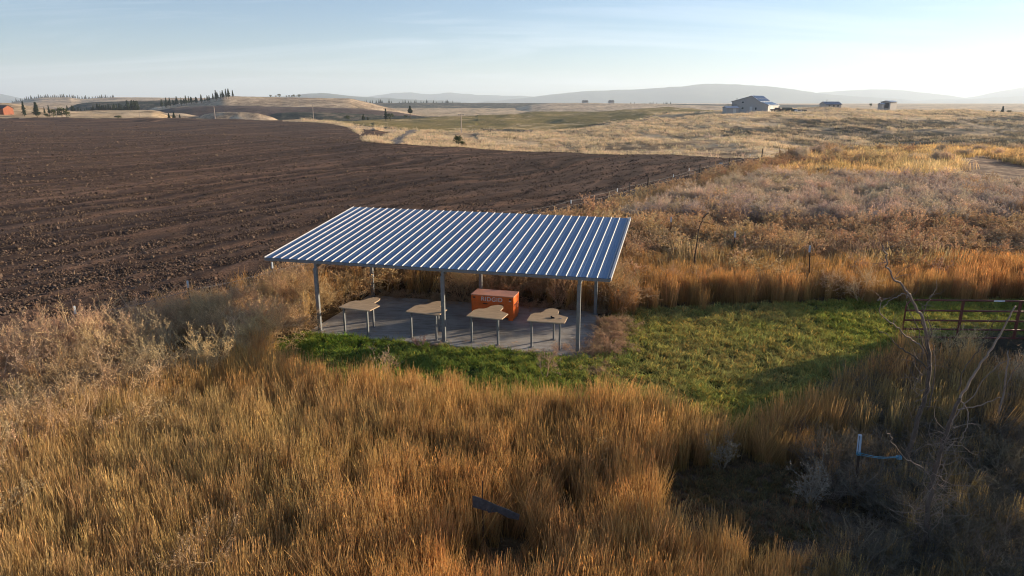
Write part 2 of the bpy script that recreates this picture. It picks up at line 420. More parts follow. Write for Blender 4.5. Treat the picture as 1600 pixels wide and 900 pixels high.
# ------------------------------------------------------------------ hills and mountains beyond
def ridge(name, pts, d, df, db, zb, mt, amp, kind='structure', step=3.0, nf=14, seed=0, sh=1.6):
    xs = np.arange(pts[0][0], pts[-1][0] + step, step)
    py = np.interp(xs, [p_[0] for p_ in pts], [p_[1] for p_ in pts])
    k = np.array([1, 2, 3, 2, 1.]); k /= k.sum(); py = np.convolve(np.pad(py, 2, mode='edge'), k, 'valid')
    py = py + (.9 if amp >= 20 else .25) * fbm(xs * 1.0, xs * 0 + seed * 7, 16 if amp >= 20 else 9, 4, seed + 40)
    rows = []
    prof = [(d - df * (1 - t), 1 - (1 - t) ** sh) for t in np.linspace(0, 1, nf)] + [(d + db * t, 1 - t ** 1.8) for t in np.linspace(.15, 1, 7)]
    for yy, hh in prof:
        x = (xs - 800) / F * .9645 * d * (yy / d)
        zc = np.array([zpy(d, q) for q in py])
        z = zb + (zc - zb) * hh + amp * fbm(x, np.full_like(x, yy), df * .35, 4, seed) * np.sin(np.clip(hh, 0, 1) * pi) + amp * .12 * fbm(x, np.full_like(x, yy), df * .08, 3, seed + 3)
        rows.append(np.stack([x, np.full_like(x, yy), z], -1))
    Vv = np.array(rows); nr, nc = Vv.shape[:2]
    i_, j_ = np.meshgrid(np.arange(nr - 1), np.arange(nc - 1), indexing='ij')
    q = np.stack([i_ * nc + j_, i_ * nc + j_ + 1, (i_ + 1) * nc + j_ + 1, (i_ + 1) * nc + j_], -1).reshape(-1, 4)
    me = np_mesh(name, Vv.reshape(-1, 3), q); me.polygons.foreach_set('use_smooth', [True] * len(me.polygons))
    return tag(link(name, me, mt), kind=kind)
ridge('mountain_ridge', [(300, 158), (380, 152), (450, 150), (520, 149), (570, 151), (600, 148), (619, 144.5), (645, 145), (672, 148), (697, 144.5), (744, 148), (806, 150), (850, 152), (940, 159)], 9800, 1800, 1500, -120, M['mountain'], 50, seed=1)
ridge('mountain_ridge', [(420, 160), (462, 149.5), (485, 146), (503, 145), (530, 148), (560, 151), (600, 153), (660, 156), (720, 159)], 5600, 1000, 900, -60, M['mountain'], 25, seed=2)
ridge('mountain_ridge', [(720, 162), (780, 157), (820, 153), (850, 149), (920, 142), (960, 140.5), (1000, 139), (1060, 135), (1090, 132), (1116, 130.5), (1160, 132.5), (1210, 135.5), (1240, 140), (1277, 146), (1330, 150), (1400, 154), (1460, 161)], 7600, 1500, 1500, -80, M['mountain'], 45, seed=3)
ridge('mountain_ridge', [(1180, 158), (1277, 145), (1340, 140), (1380, 139), (1430, 143), (1480, 149), (1540, 158)], 9800, 1500, 1500, -80, M['mountain'], 45, seed=4)
ridge('mountain_ridge', [(1380, 163), (1440, 156.5), (1480, 155), (1510, 154.5), (1560, 152), (1600, 150), (1700, 146), (1800, 150), (1950, 158)], 8200, 1500, 1500, -80, M['mountain'], 40, seed=5)
ridge('mountain_ridge', [(1470, 159), (1530, 149), (1560, 142), (1600, 135), (1660, 130), (1750, 133), (1900, 140), (2100, 155)], 10400, 1800, 1500, -80, M['mountain'], 50, seed=6)
ridge('mountain_ridge', [(-400, 140), (-200, 138), (-60, 142), (0, 146.5), (20, 150), (50, 155), (80, 160)], 7800, 1500, 1500, -80, M['mountain'], 40, seed=7)
ridge('hill', [(0, 164), (15, 160.5), (30, 157.5), (65, 152.5), (110, 152), (125, 154.5), (180, 152), (250, 152.5), (330, 153.5), (420, 155), (480, 158), (520, 162)], 1500, 420, 400, -25, M['hill_straw'], 6, seed=11)
ridge('hill', [(-60, 163), (0, 161), (60, 160), (120, 161), (170, 165), (210, 172)], 1050, 350, 250, -20, M['hill_straw'], 3, seed=12)
ridge('hill', [(88, 178), (104, 169), (120, 162.5), (143, 159.5), (200, 158), (250, 156.5), (300, 157), (350, 160)], 680, 130, 220, -16, M['hill_dark'], 3, seed=13)
ridge('hill', [(205, 180), (225, 172), (240, 167), (280, 161.5), (310, 157.5), (340, 152), (352, 150), (380, 150.5), (450, 152), (500, 152.5), (545, 153.5), (560, 157), (590, 164), (630, 174), (660, 182)], 640, 200, 260, -18, M['hill_straw'], 4, seed=14)
ridge('hill', [(190, 182), (225, 176), (270, 168.5), (300, 166.5), (340, 165), (380, 164.5), (420, 166.5), (500, 167.5), (560, 169.5), (620, 175), (660, 182)], 520, 90, 120, -14, M['hill_plough'], 1.5, seed=15)
ridge('hill', [(205, 187), (225, 178), (245, 176), (285, 177), (305, 181), (325, 188)], 440, 45, 60, -10, M['hill_straw'], 1.5, seed=16)
ridge('hill', [(300, 188), (315, 179), (335, 175.5), (370, 174.5), (400, 177), (420, 182), (438, 190)], 430, 36, 60, -12, M['hill_straw'], 2, seed=17, sh=1.2)
ridge('hill', [(402, 190), (418, 180), (432, 176.5), (460, 175), (520, 176), (600, 180), (660, 181.5), (720, 183)], 480, 60, 60, -12, M['hill_dark'], 2, seed=18, sh=1.2)  # valley slope, its shade put into the dark colour
ridge('hill', [(520, 176), (560, 164), (590, 160.5), (700, 160.5), (800, 161), (900, 161.5), (1000, 162), (1150, 163), (1300, 164)], 1400, 330, 500, -24, M['hill_dark'], 5, seed=19, sh=1.2)
ridge('hill', [(790, 172), (830, 164), (860, 161), (900, 160.8), (1010, 162), (1100, 164.5), (1180, 167)], 1250, 420, 300, -22, M['hill_straw'], 5, seed=20)

# ------------------------------------------------------------------ shelter
M['concrete'] = None
m, nt = newmat('slab_concrete'); p_ = pos(nt)
a_ = noise(nt, p_, 1.1, 6, .65); b_ = noise(nt, p_, 30, 5, .7); c_ = noise(nt, mapv(nt, p_, (1, 5, 1)), 1.3, 4)
cc = ramp(nt, a_, [(.3, (.28, .265, .245)), (.55, (.40, .385, .36)), (.7, (.50, .475, .44))])
cc = mixc(nt, 1.0, cc, ramp(nt, b_, [(.3, (.82, .82, .82)), (.7, (1.12, 1.1, 1.08))]), 'MULTIPLY')
cc = mixc(nt, 1.0, cc, ramp(nt, c_, [(.38, (.78, .76, .74)), (.5, (1, 1, 1))]), 'MULTIPLY')
finish(nt, cc, .85, 0, b_, .4, .01, .3); M['concrete'] = m
m, nt = newmat('galvanised_roof_sky_tint'); o_ = objc(nt)
a_ = noise(nt, mapv(nt, o_, (6, .7, 1)), 1.2, 6, .65); b_ = noise(nt, o_, 18, 4)
cc = ramp(nt, a_, [(.32, (.12, .205, .325)), (.5, (.155, .25, .38)), (.68, (.195, .29, .42))])  # sky blue put into the pans' bare metal; ribs stay neutral grey
cc = mixc(nt, 1.0, cc, ramp(nt, b_, [(.3, (.88, .88, .88)), (.7, (1.08, 1.08, 1.08))]), 'MULTIPLY')
ra = N(nt, 'ShaderNodeObjectInfo').outputs['Random']; cc = mixc(nt, 1.0, cc, ramp(nt, ra, [(0, (.86, .87, .88)), (1, (1.1, 1.1, 1.1))]), 'MULTIPLY')
bs = finish(nt, cc, .46, .35, a_, .12, .01, .35); M['roof'] = m
rr = ramp(nt, a_, [(.3, (.42, .42, .42)), (.7, (.56, .56, .56))]); nt.links.new(rr, bs.inputs['Roughness'])
M['rib'] = simple('rib_metal', (.36, .375, .39), .6, .2, .08, 6, .05)
M['steel'] = simple('grey_steel', (.20, .215, .225), .5, .45, .15, 10, .05)
M['dark'] = simple('dark_steel', (.10, .105, .11), .6, .3, .2, 10, .05)
M['benchtop'] = simple('bench_plywood', (.42, .31, .205), .8, 0, .22, 3, .1, .3, (1, 6, 1))
M['orange'] = simple('orange_paint', (.82, .145, .014), .42, 0, .2, 3, .03, .5)
M['black'] = simple('black_plastic', (.015, .015, .016), .5, 0, .1)
M['white'] = simple('white_paint', (.78, .77, .74), .6, 0, .06)

SHL = empty('open_shelter', (*SO, 0), SY, 'open picnic-style metal shelter with ribbed blue-grey mono-pitch roof on slim posts', 'shelter')
SP = [0, 4.37, 8.64]; WD = 4.03; HF, HB = 2.30, 2.77; SLP = (HB - HF) / WD
V0, V1 = -.02, 6.37                              # roof reach in depth
U0, U1 = -1.83, 9.56
SLAB0, SLAB1, SLABF, SLABB = -.32, 9.05, -.30, 4.35
mb = MB().prism([(SLAB0, SLABF), (SLAB1, SLABF), (SLAB1, 3.3), (SLAB1 - .5, SLABB), (SLAB0, SLABB)], -.12, .04)
mb.build('slab', M['concrete'], SHL, bevel=.01)
def rz(v): return HF + SLP * v
for u in SP:
    for v in (0, WD):
        h = rz(v) - .16
        q = MB().box(-.055, .055, -.05, -.04, 0, h).box(-.055, .055, .04, .05, 0, h).box(-.055, -.045, -.04, .04, 0, h).box(.045, .055, -.04, .04, 0, h)
        q.box(-.10, .10, -.10, .10, 0, .012)
        q.build('post', M['steel'], SHL, (u, v, .04), bevel=.004)
def sloped(mb, u0, u1, v0, v1, t0, t1):          # a bar that follows the pitch
    z = [rz(v0), rz(v1)]
    return mb.add([(u0, v0, z[0] + t0), (u1, v0, z[0] + t0), (u1, v1, z[1] + t0), (u0, v1, z[1] + t0), (u0, v0, z[0] + t1), (u1, v0, z[0] + t1), (u1, v1, z[1] + t1), (u0, v1, z[1] + t1)],
                  [(0, 3, 2, 1), (4, 5, 6, 7), (0, 1, 5, 4), (1, 2, 6, 5), (2, 3, 7, 6), (3, 0, 4, 7)])
for u in SP:
    sloped(MB(), u - .045, u + .045, -.0, V1 - .1, -.12, .02).build('rafter', M['steel'], SHL)
for v in (.06, 1.3, 2.6, 3.9, 5.1, 6.25):
    sloped(MB(), U0 + .05, U1 - .05, v - .03, v + .03, .022, .118).build('purlin', M['dark'], SHL)
PITCH = (U1 - U0) / 37.35
npan = 12
rib_me = None
sheets = []
for k in range(13):
    u0 = U0 + k * 3 * PITCH; u1 = min(U1, u0 + 3 * PITCH)
    L = u1 - u0
    if L <= .02: break
    mbp = MB()
    # flat pan with two low stiffening creases between each pair of ribs
    prof = []
    for r_ in range(int(round(L / PITCH + .2))):
        b0 = r_ * PITCH
        for a, zz in ((.0, 0), (.10, 0), (.115, .006), (.13, 0), (.185, 0), (.20, .006), (.215, 0)):
            if b0 + a < L - .002: prof.append((b0 + a, zz))
    prof.append((L, 0))
    vs = []; fs = []
    nv = 6
    for j in range(nv + 1):
        v = V0 + (V1 - V0) * j / nv
        for (a, zz) in prof: vs.append((a, v, rz(v) + .125 + zz))
    n = len(prof)
    for j in range(nv):
        for i in range(n - 1): fs.append((j * n + i, j * n + i + 1, (j + 1) * n + i + 1, (j + 1) * n + i))
    off = len(vs)
    vs += [(x, y, z - .004) for x, y, z in vs]
    fs += [tuple(i + off for i in f)[::-1] for f in fs]
    mbp.add(vs, fs)
    pan = mbp.build('roof_panel', M['roof'], SHL, (u0, 0, 0))
    for r_ in range(3):
        uu = r_ * PITCH
        if uu > L - .03: break
        if rib_me is None:
            q = MB(); vv = []
            for v in (V0 - .012, V1 + .012):
                z = rz(v) + .1265
                vv += [(-.023, v, z), (-.010, v, z + .025), (.010, v, z + .025), (.023, v, z)]
            q.add(vv, [(0, 4, 5, 1), (1, 5, 6, 2), (2, 6, 7, 3), (0, 1, 2, 3), (7, 6, 5, 4)])
            rib_me = q.mesh('rib')
        link('rib', rib_me, M['rib'], pan, (uu, 0, 0))
ed = sloped(MB(), U1 - .01, U1 + .012, V0 - .01, V1 + .01, .06, .165); sloped(ed, U1 - .05, U1 - .012, V0 - .01, V1 + .01, .155, .165)
ed.build('edge_trim', M['rib'], SHL)
sloped(MB(), U0 - .012, U0 - .001, V0, V1, .06, .135).build('edge_trim', M['steel'], SHL)
sloped(MB(), U0, U1 - .02, V0 - .012, V0 - .003, .03, .118).build('fascia', M['steel'], SHL)

# ------------------------------------------------------------------ shooting benches
def bench(pos_, ang, label, mirror=False):
    e = empty('outdoor_bench_table', (*pos_, .04), ang, label, 'bench table', 'outdoor bench tables under the shelter roof')
    poly = [(0, .02), (.03, 0), (1.12, 0), (1.17, .04), (1.18, .62), (.84, .84), (.815, 1.20), (.74, 1.38), (.60, 1.45), (.46, 1.40), (.37, 1.26), (.33, 1.04), (.26, .90), (.10, .85), (.0, .66)]
    MB().prism(poly, .855, .89).build('tabletop', M['benchtop'], e, bevel=.006)
    for x, y in ((.14, .10), (1.02, .10), (.70, .95)):
        q = MB().box(x - .028, x + .028, y - .028, y + .028, 0, .825).box(x - .075, x + .075, y - .075, y + .075, 0, .01)
        q.build('leg', M['steel'], e)
    q = MB().box(.14, 1.02, .075, .125, .826, .8545).box(.55, .60, .126, .92, .826, .8545).box(.55, .75, .921, .975, .826, .8545)
    q.build('support_frame', M['dark'], e)
    return e
def legpos(lx, ly, ang):
    return (lx - (.14 * cos(ang) - .10 * sin(ang)), ly - (.14 * sin(ang) + .10 * cos(ang)))
for (lx, ly, a, lb) in ((-5.50, 21.20, -.36, 'notched tan bench table nearest the shelter corner post beside the tall weeds'),
                        (-3.24, 20.73, -.33, 'notched tan bench table partly behind the middle front post'),
                        (-1.27, 20.27, -.32, 'notched tan bench table standing right in front of the orange tool chest'),
                        (.60, 19.80, -.22, 'notched tan bench table with small items lying on its top')):
    b = bench(legpos(lx, ly, a), a, lb)
# small things left on the last bench
for (dx, dy, sx, sy, mt, nm, lb, ct) in ((.74, .42, .075, .05, 'black', 'staple_gun', 'small black hand tool lying on the bench table', 'hand tool'),
                                     (.66, .52, .03, .022, 'white', 'crumpled_wrapper', 'small white scrap lying beside the black tool on the bench', 'scrap'),
                                     (1.0, .42, .04, .012, 'white', 'marker_pen', 'thin white marker lying near the edge of the bench', 'marker')):
    q = MB()
    if nm == 'staple_gun': q.box(-sx, sx, -.012, .012, 0, .03).box(-sx, -.02, -.012, .012, .0305, .055).box(-sx * .3, sx * .9, -.01, .01, .031, .04)
    elif nm == 'marker_pen': q.tube([(-sx, 0, .012), (sx * .6, 0, .012), (sx, 0, .012)], [.011, .011, .005], 8)
    else:
        q.add([(0.03 * cos(t) * (1 + .3 * (k % 2)), .025 * sin(t), .01 + .012 * (k % 3)) for k, t in enumerate(np.linspace(0, 2 * pi, 8)[:-1])] + [(0, 0, .035), (0, 0, 0)],
              [(i, (i + 1) % 7, 7) for i in range(7)] + [((i + 1) % 7, i, 8) for i in range(7)])
    ang = b.rotation_euler[2]
    o = q.build(nm, M[mt], None, (b.location.x + dx * cos(ang) - dy * sin(ang), b.location.y + dx * sin(ang) + dy * cos(ang), .9315), (0, 0, ang - .5))
    tag(o, lb, ct)

# ------------------------------------------------------------------ orange job-site chest
CX = empty('tool_chest', (-1.42, 22.78, .04), -.262, 'bright orange steel tool chest with white lettering standing on the slab', 'tool chest')
CW, CD = 1.52, .74
MB().box(0, CW, 0, CD, .10, .60).build('body', M['orange'], CX, bevel=.008)
q = MB().box(-.006, CW + .006, -.006, CD, .602, .84); q.build('lid', M['orange'], CX, bevel=.012)
M['faded'] = simple('faded_orange_paint', (.60, .25, .13), .45, 0, .12, 4, .03, .5)  # grazing sunlight on the lid top, put into a paler orange
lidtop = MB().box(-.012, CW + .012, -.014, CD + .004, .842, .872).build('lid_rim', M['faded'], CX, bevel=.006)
for x in (.03, CW - .19):
    MB().box(x, x + .16, .02, CD - .02, 0, .098).build('skid', M['orange'], CX, bevel=.004)
for x in (.055, CW - .155):
    q = MB().box(x, x + .09, -.0125, -.0075, .745, .79); q.build('lock_cover', M['black'], CX)
for x in (.42, 1.0):
    MB().box(x, x + .17, -.009, -.002, .545, .575).build('latch_slot', M['black'], CX)
for x in (CW + .0075, -.0125):
    q = MB().box(x, x + .005, .12, .62, .53, .57); q.build('side_slot', M['black'], CX)
    s_ = 1 if x > 0 else -1
    xx = x + (.02 if x > 0 else -.015)
    MB().tube([(x, .22, .50), (xx + .02 * s_, .22, .48), (xx + .02 * s_, .52, .48), (x, .52, .50)], .009, 6).build('carry_handle', M['dark'], CX)
cu = bpy.data.curves.new('lettering', 'FONT'); cu.body = 'RIDGID'; cu.extrude = .004; cu.offset = .006; cu.size = 1; cu.space_character = 1.12
to = bpy.data.objects.new('lettering_source', cu); col.objects.link(to)
bpy.context.view_layer.update()
me = bpy.data.meshes.new_from_object(to.evaluated_get(bpy.context.evaluated_depsgraph_get()))
bpy.data.objects.remove(to); 
co = np.empty(len(me.vertices) * 3, np.float32); me.vertices.foreach_get('co', co); co = co.reshape(-1, 3)
mn, mx_ = co.min(0), co.max(0)
co = (co - mn) / (mx_ - mn) * np.array([.76, .155, .006]); me.vertices.foreach_set('co', co.ravel()); me.update()
me.materials.clear()
link('lettering', me, M['white'], CX, (.365, -.0065, .655), (pi / 2, 0, 0))
me2 = MB().box(0, .07, 0, .004, 0, .02).mesh('label_plate'); link('label_plate', me2, M['white'], CX, (CW - .16, -.0115, .70))

# ------------------------------------------------------------------ gate
M['maroon'] = simple('maroon_tube', (.17, .05, .036), .5, .2, .3, 12, .05)
GA, GB = Vector((12.32, 20.30, 0)), Vector((17.2, 20.12, 0))
GT = empty('farm_gate', tuple(GA), math.atan2(GB.y - GA.y, GB.x - GA.x), 'dark red tubular farm gate half hidden by grey brush', 'gate')
gl = 4.88
for z in (1.42, 1.08, .76, .47, .20):
    x0 = .24 if z > 1.3 else .02
    MB().tube([(x0, 0, z), (gl - x0, 0, z)], .031, 8).build('rail', M['maroon'], GT, smooth=True)
for x in (0, gl):
    s_ = 1 if x == 0 else -1
    arc = [(x, 0, .20)] + [(x, 0, 1.16)] + [(x + s_ * (.24 - .24 * cos(t)), 0, 1.18 + .24 * sin(t)) for t in np.linspace(0, pi / 2, 7)]
    MB().tube(arc, .024, 8).build('end_tube', M['maroon'], GT, smooth=True)
for x in (1.72, 3.46):
    MB().box(x - .035, x + .035, -.03, .03, .18, 1.395).build('upright', M['maroon'], GT, bevel=.004)
MB().box(2.62, 2.95, -.036, -.029, 1.40, 1.445).build('name_plate', M['white'], GT)

# ------------------------------------------------------------------ fences and stakes
M['wood'] = simple('grey_wood', (.17, .14, .115), .9, 0, .35, 4, .4, .2, (8, 8, 1))
M['rust'] = simple('rusty_steel', (.055, .035, .025), .8, .2, .3, 20, .1)
M['galv'] = simple('weathered_wire', (.22, .21, .20), .6, .5, .2, 20)
M['tips'] = simple('pale_post_tip', (.45, .52, .58), .7, 0, .1)
M['timber'] = simple('brown_post', (.085, .06, .042), .9, 0, .3, 6, .4, .2, (6, 6, 1))
def tpost_mb(h, lean=(0, 0)):
    q = MB(); a = (0, 0, -.2); t = (lean[0], lean[1], h)
    def bar(x0, x1, y0, y1):
        q.add([(x0, y0, -.2), (x1, y0, -.2), (x1, y1, -.2), (x0, y1, -.2), (x0 + lean[0], y0 + lean[1], h), (x1 + lean[0], y0 + lean[1], h), (x1 + lean[0], y1 + lean[1], h), (x0 + lean[0], y1 + lean[1], h)],
              [(0, 3, 2, 1), (4, 5, 6, 7), (0, 1, 5, 4), (1, 2, 6, 5), (2, 3, 7, 6), (3, 0, 4, 7)])
    bar(-.024, .024, -.004, .004); bar(-.004, .004, .005, .035)
    return q
FN = empty('wire_fence', (FP0[0], FP0[1], 0), math.atan2(FD[1], FD[0]), 'long wire fence of thin posts along the edge of the ploughed field', 'fence')
posts = []
for (px, py, zt, kind) in [(120, 480, 1.5, 't'), (293, 439, 1.5, 't'), (428, 410, 1.5, 't'), (648, 362, 1.3, 'w'), (779, 333, 1.35, 't'), (829.5, 322, 1.35, 'w'), (880, 311, 1.2, 't'), (915, 302.5, 1.3, 'w'), (950, 294, 1.2, 't'),
                      (991, 287, 1.4, 'w'), (1028, 279, 1.5, 'd'), (1057, 273, 1.3, 't'), (1087, 266, 1.4, 't'), (1111.5, 260, 1.55, 'd'), (1136, 255, 1.35, 'w'), (1160, 250.5, 1.5, 'd'), (1200, 245, 1.4, 't'), (1248, 237, 1.75, 'd'), (1290, 236, 1.4, 'w'), (1325, 232, 1.5, 'd'), (1345, 231, 1.3, 'w')]:
    x, y = un(px, py, zt); t = (x - FP0[0]) * FD[0] + (y - FP0[1]) * FD[1]
    posts.append((t, zt, kind))
posts.sort()
for (t, zt, kind) in [(-16, 1.4, 't'), (-11, 1.4, 't')] + posts:
    x, y = FP0[0] + FD[0] * t, FP0[1] + FD[1] * t; g = gz(x, y)
    if kind == 't':
        o = tpost_mb(zt - .01).build('fence_post', M['rust'], FN, (t, 0, g))
        MB().box(-.027, .027, -.008, .038, zt - .24, zt + .004).build('post_tip', M['tips'], o)
    elif kind == 'w':
        MB().tube([(0, 0, -.2), (.01, .01, zt * .5), (-.01, 0, zt)], [.035, .034, .03], 6).build('fence_post', M['wood'], FN, (t, 0, g))
    else:
        MB().tube([(0, 0, -.2), (.0, .02, zt * .5), (.02, 0, zt)], [.075, .07, .062], 7).build('fence_post', M['timber'], FN, (t, 0, g))
tt = [-16, -11] + [p[0] for p in posts]
for zw in (1.15, .85, .5):
    pts = []
    for a, b2 in zip(tt[:-1], tt[1:]):
        for s_ in (0, .5):
            t = a + (b2 - a) * s_; x, y = FP0[0] + FD[0] * t, FP0[1] + FD[1] * t
            pts.append((t, .01, gz(x, y) + zw - (.05 if s_ else 0)))
    MB().tube(pts, .008, 4).build('wire', M['galv'], FN)
x, y = un(1140, 259.5, 1.1); t = (x - FP0[0]) * FD[0] + (y - FP0[1]) * FD[1]; x, y = FP0[0] + FD[0] * t, FP0[1] + FD[1] * t
q = MB(); 
for k in range(5):
    a = k * 1.3; q.tube([(0, 0, 0), (.12 * cos(a), .05 * sin(a), .06 + .03 * k), (.26 * cos(a + .5), .08 * sin(a), -.02 + .06 * (k % 2))], [.04, .05, .01], 5)
tag(q.build('plastic_rag', M['tips'], None, (x, y - .06, gz(x, y) + 1.05)), 'torn pale blue plastic rag caught on the field fence wire', 'rag')
# old posts standing out of the weeds
for (px, pyt, yd, h, ln, lb) in [(1049, 339, 33.5, 1.75, (-.04, 0), 'old steel stake with pale tip, the one closest behind the shelter roof'),
                             (1149, 362, 30.0, 1.60, (.0, 0), 'old steel stake with pale tip in the middle of the tan weeds'),
                             (1266, 384, 26.3, 1.95, (-.16, 0), 'tall bare leaning stake at the edge of the golden grass behind the lawn')]:
    tp = at(px, pyt, yd); g = gz(tp.x, tp.y); h = tp.z - g
    o = tpost_mb(h, ln).build('steel_stake', M['rust'], None, (tp.x - ln[0], tp.y, g))
    tag(o, lb, 'stake', 'steel stakes in the weeds behind the lawn')
    link('stake_tip', MB().box(-.03 + ln[0], .03 + ln[0], -.012, .04, h - .26, h + .004).mesh('stake_tip'), M['tips'], o)
tp = at(1200, 411, 28.0)
q = MB().tube([(-.55, 0, -.95), (0, 0, -.25), (.62, .1, .32)], [.03, .028, .02], 6)
tag(q.build('fallen_pole', M['rust'], None, tuple(tp)), 'thin dark fallen pole slanting up out of the tan weeds', 'pole')
# steel stake with blue tip and twine in the near brush
b0 = at(1333, 800, 11.2); gx = gz(b0.x, b0.y); t0 = at(1345, 681, 11.2)
o = tpost_mb(t0.z - gx, (t0.x - b0.x, 0)).build('twine_stake', M['rust'], None, (b0.x, b0.y, gx)); tag(o, 'leaning steel stake with pale blue top in the shaded brush', 'stake')
M['blue'] = simple('blue_paint', (.36, .45, .55), .6, 0, .15)
M['twine'] = simple('blue_twine', (.08, .28, .40), .8, 0, .2)
lx = (t0.x - b0.x); hz = t0.z - gx
MB().add([(-.02 + lx * .76, -.008, hz * .76), (.02 + lx * .76, -.008, hz * .76), (.02 + lx, -.008, hz + .01), (-.02 + lx, -.008, hz + .01),
          (-.03 + lx * .76, .042, hz * .76), (.03 + lx * .76, .042, hz * .76), (.03 + lx, .042, hz + .01), (-.03 + lx, .042, hz + .01)],
         [(0, 1, 2, 3), (7, 6, 5, 4), (3, 2, 6, 7), (1, 0, 4, 5), (0, 3, 7, 4), (2, 1, 5, 6)]).build('painted_top', M['blue'], o)
ta = at(1342, 707, 11.18); tb = at(1405, 713, 11.3)
q = MB(); 
for s_ in (0, .035):
    q.tube([ta + (tb - ta) * k + Vector((0, 0, -.05 * sin(pi * k) - s_ * (1 - .6 * k))) for k in np.linspace(0, 1, 9)], .0055, 5)
for c0, rr_ in ((ta, .035), (tb, .045)):
    for j in range(3):
        q.tube([c0 + Vector((rr_ * cos(a), rr_ * sin(a), -.02 * j + .008 * sin(3 * a))) for a in np.linspace(0, 2 * pi, 10)], .0055, 5)
tag(q.build('twine', M['twine']), 'blue twine tied from the stake across to the dead sapling', 'twine')
# rusty steel target on its rod in the grass
gy = 9.9; g0 = at(755, 850, gy); gg = gz(g0.x, gy)
TG = empty('steel_plate_marker', (g0.x, gy, gg), 0, 'dark axe-shaped steel plate hung on a thin rod in the near grass', 'steel plate')
zt = at(755, 752, gy).z - gg
MB().tube([(0, .012, -.1), (0, .012, zt)], .011, 6).build('rod', M['rust'], TG)
pl = [at(a, b, gy) - Vector((g0.x, gy, gg)) for a, b in [(738, 776), (741, 775.5), (756, 780), (775, 787.5), (795, 794), (812, 801), (810.5, 809), (794, 806.5), (781, 800.5), (777, 798.5), (763, 800.5), (762, 798.5), (738.5, 793)]]
n = len(pl); vs = [(a.x, -.006 - .10 * (a.x) * 1.0, a.z) for a in pl] + [(a.x, .004 - .10 * (a.x) * 1.0, a.z) for a in pl]
m, nt = newmat('charred_steel'); o_ = objc(nt); a_ = noise(nt, o_, 14, 6, .7)
finish(nt, ramp(nt, a_, [(.35, (.06, .062, .068)), (.6, (.10, .102, .11)), (.74, (.16, .165, .175))]), .6, .3, a_, .6, .01); M['char'] = m
MB().add(vs, [tuple(range(n)), tuple(range(2 * n - 1, n - 1, -1))] + [((i + 1) % n, i, n + i, n + (i + 1) % n) for i in range(n)]).build('plate', M['char'], TG)

# ------------------------------------------------------------------ dead saplings
M['bark'] = simple('dead_bark', (.13, .095, .072), .9, 0, .35, 5, .5, .2, (6, 6, 1.5))
M['twig'] = simple('bleached_twig', (.29, .21, .155), .85, 0, .25, 5, .2)
def limb(pxs, y0, y1, r0, r1, name, parent, mt, org, jit=.03):
    n = len(pxs); pts = []
    for i, (a, b) in enumerate(pxs):
        t = i / (n - 1); pts.append(at(a, b, y0 + (y1 - y0) * t) - org)
    fine = []
    for i in range(n - 1):                                 # Catmull-Rom
        p0, p1, p2, p3 = pts[max(i - 1, 0)], pts[i], pts[i + 1], pts[min(i + 2, n - 1)]
        for t in np.linspace(0, 1, 5)[:-1]:
            v = .5 * ((2 * p1) + (p2 - p0) * t + (2 * p0 - 5 * p1 + 4 * p2 - p3) * t * t + (-p0 + 3 * p1 - 3 * p2 + p3) * t ** 3)
            fine.append(v + Vector((random.gauss(0, 1), random.gauss(0, 1), random.gauss(0, 1))) * jit * .35)
    fine.append(pts[-1])
    k = len(fine) - 1
    return MB().tube(fine, [r0 + (r1 - r0) * (i / k) for i in range(k + 1)], 6).build(name, mt, parent, smooth=True)
def twig_from(px, py, y, ang, ln, parent, org, r=.0048):
    p0 = at(px, py, y) - org; pts = [p0]; d = Vector((cos(ang), random.uniform(-.5, .5), sin(ang))); 
    bend = random.uniform(-.35, .35)
    for i in range(5):
        ang += bend + random.gauss(0, .22); d = Vector((cos(ang), d.y * .8 + random.gauss(0, .15), sin(ang))).normalized()
        pts.append(pts[-1] + d * ln / 5)
    MB().tube(pts, [r * (1 - .14 * i) for i in range(6)], 4).build('twig', M['twig'], parent)
def dead_tree(base, y, label):
    b = at(*base, y); g = gz(b.x, y); org = Vector((b.x, y, g))
    return empty('dead_sapling', tuple(org), 0, label, 'dead tree'), org
D1, o1 = dead_tree((1400, 790), 12.0, 'tall leafless sapling with a bent whitish leader standing before the gate')
limb([(1402, 800), (1404, 775), (1412, 735), (1421, 700), (1433, 655), (1444, 625), (1451, 590), (1452, 560), (1449, 530)], 12.0, 12.1, .05, .032, 'trunk', D1, M['bark'], o1)
limb([(1449, 532), (1443, 500), (1432, 482), (1421, 462), (1413, 450), (1398, 436), (1388, 420), (1384, 404), (1382, 392), (1379, 383)], 12.1, 12.0, .030, .008, 'branch', D1, M['twig'], o1)
limb([(1421, 462), (1412, 460), (1400, 463), (1388, 472), (1376, 482)], 12.1, 11.8, .010, .004, 'branch', D1, M['twig'], o1)
limb([(1444, 552), (1438, 540), (1425, 530), (1412, 521), (1396, 506), (1380, 495), (1374, 484), (1377, 468), (1371, 468)], 12.1, 11.7, .015, .005, 'branch', D1, M['twig'], o1)
limb([(1452, 585), (1446, 572), (1432, 560), (1414, 548), (1398, 536), (1388, 524), (1376, 520), (1368, 512)], 12.1, 11.6, .016, .005, 'branch', D1, M['bark'], o1)
limb([(1449, 560), (1440, 530), (1432, 505), (1422, 490), (1416, 470)], 12.1, 12.3, .012, .004, 'branch', D1, M['bark'], o1)
limb([(1446, 520), (1441, 500), (1446, 480), (1452, 468), (1454, 460)], 12.1, 12.4, .012, .004, 'branch', D1, M['bark'], o1)
limb([(1448, 535), (1455, 515), (1448, 495), (1440, 480), (1434, 466)], 12.1, 12.3, .011, .004, 'branch', D1, M['bark'], o1)
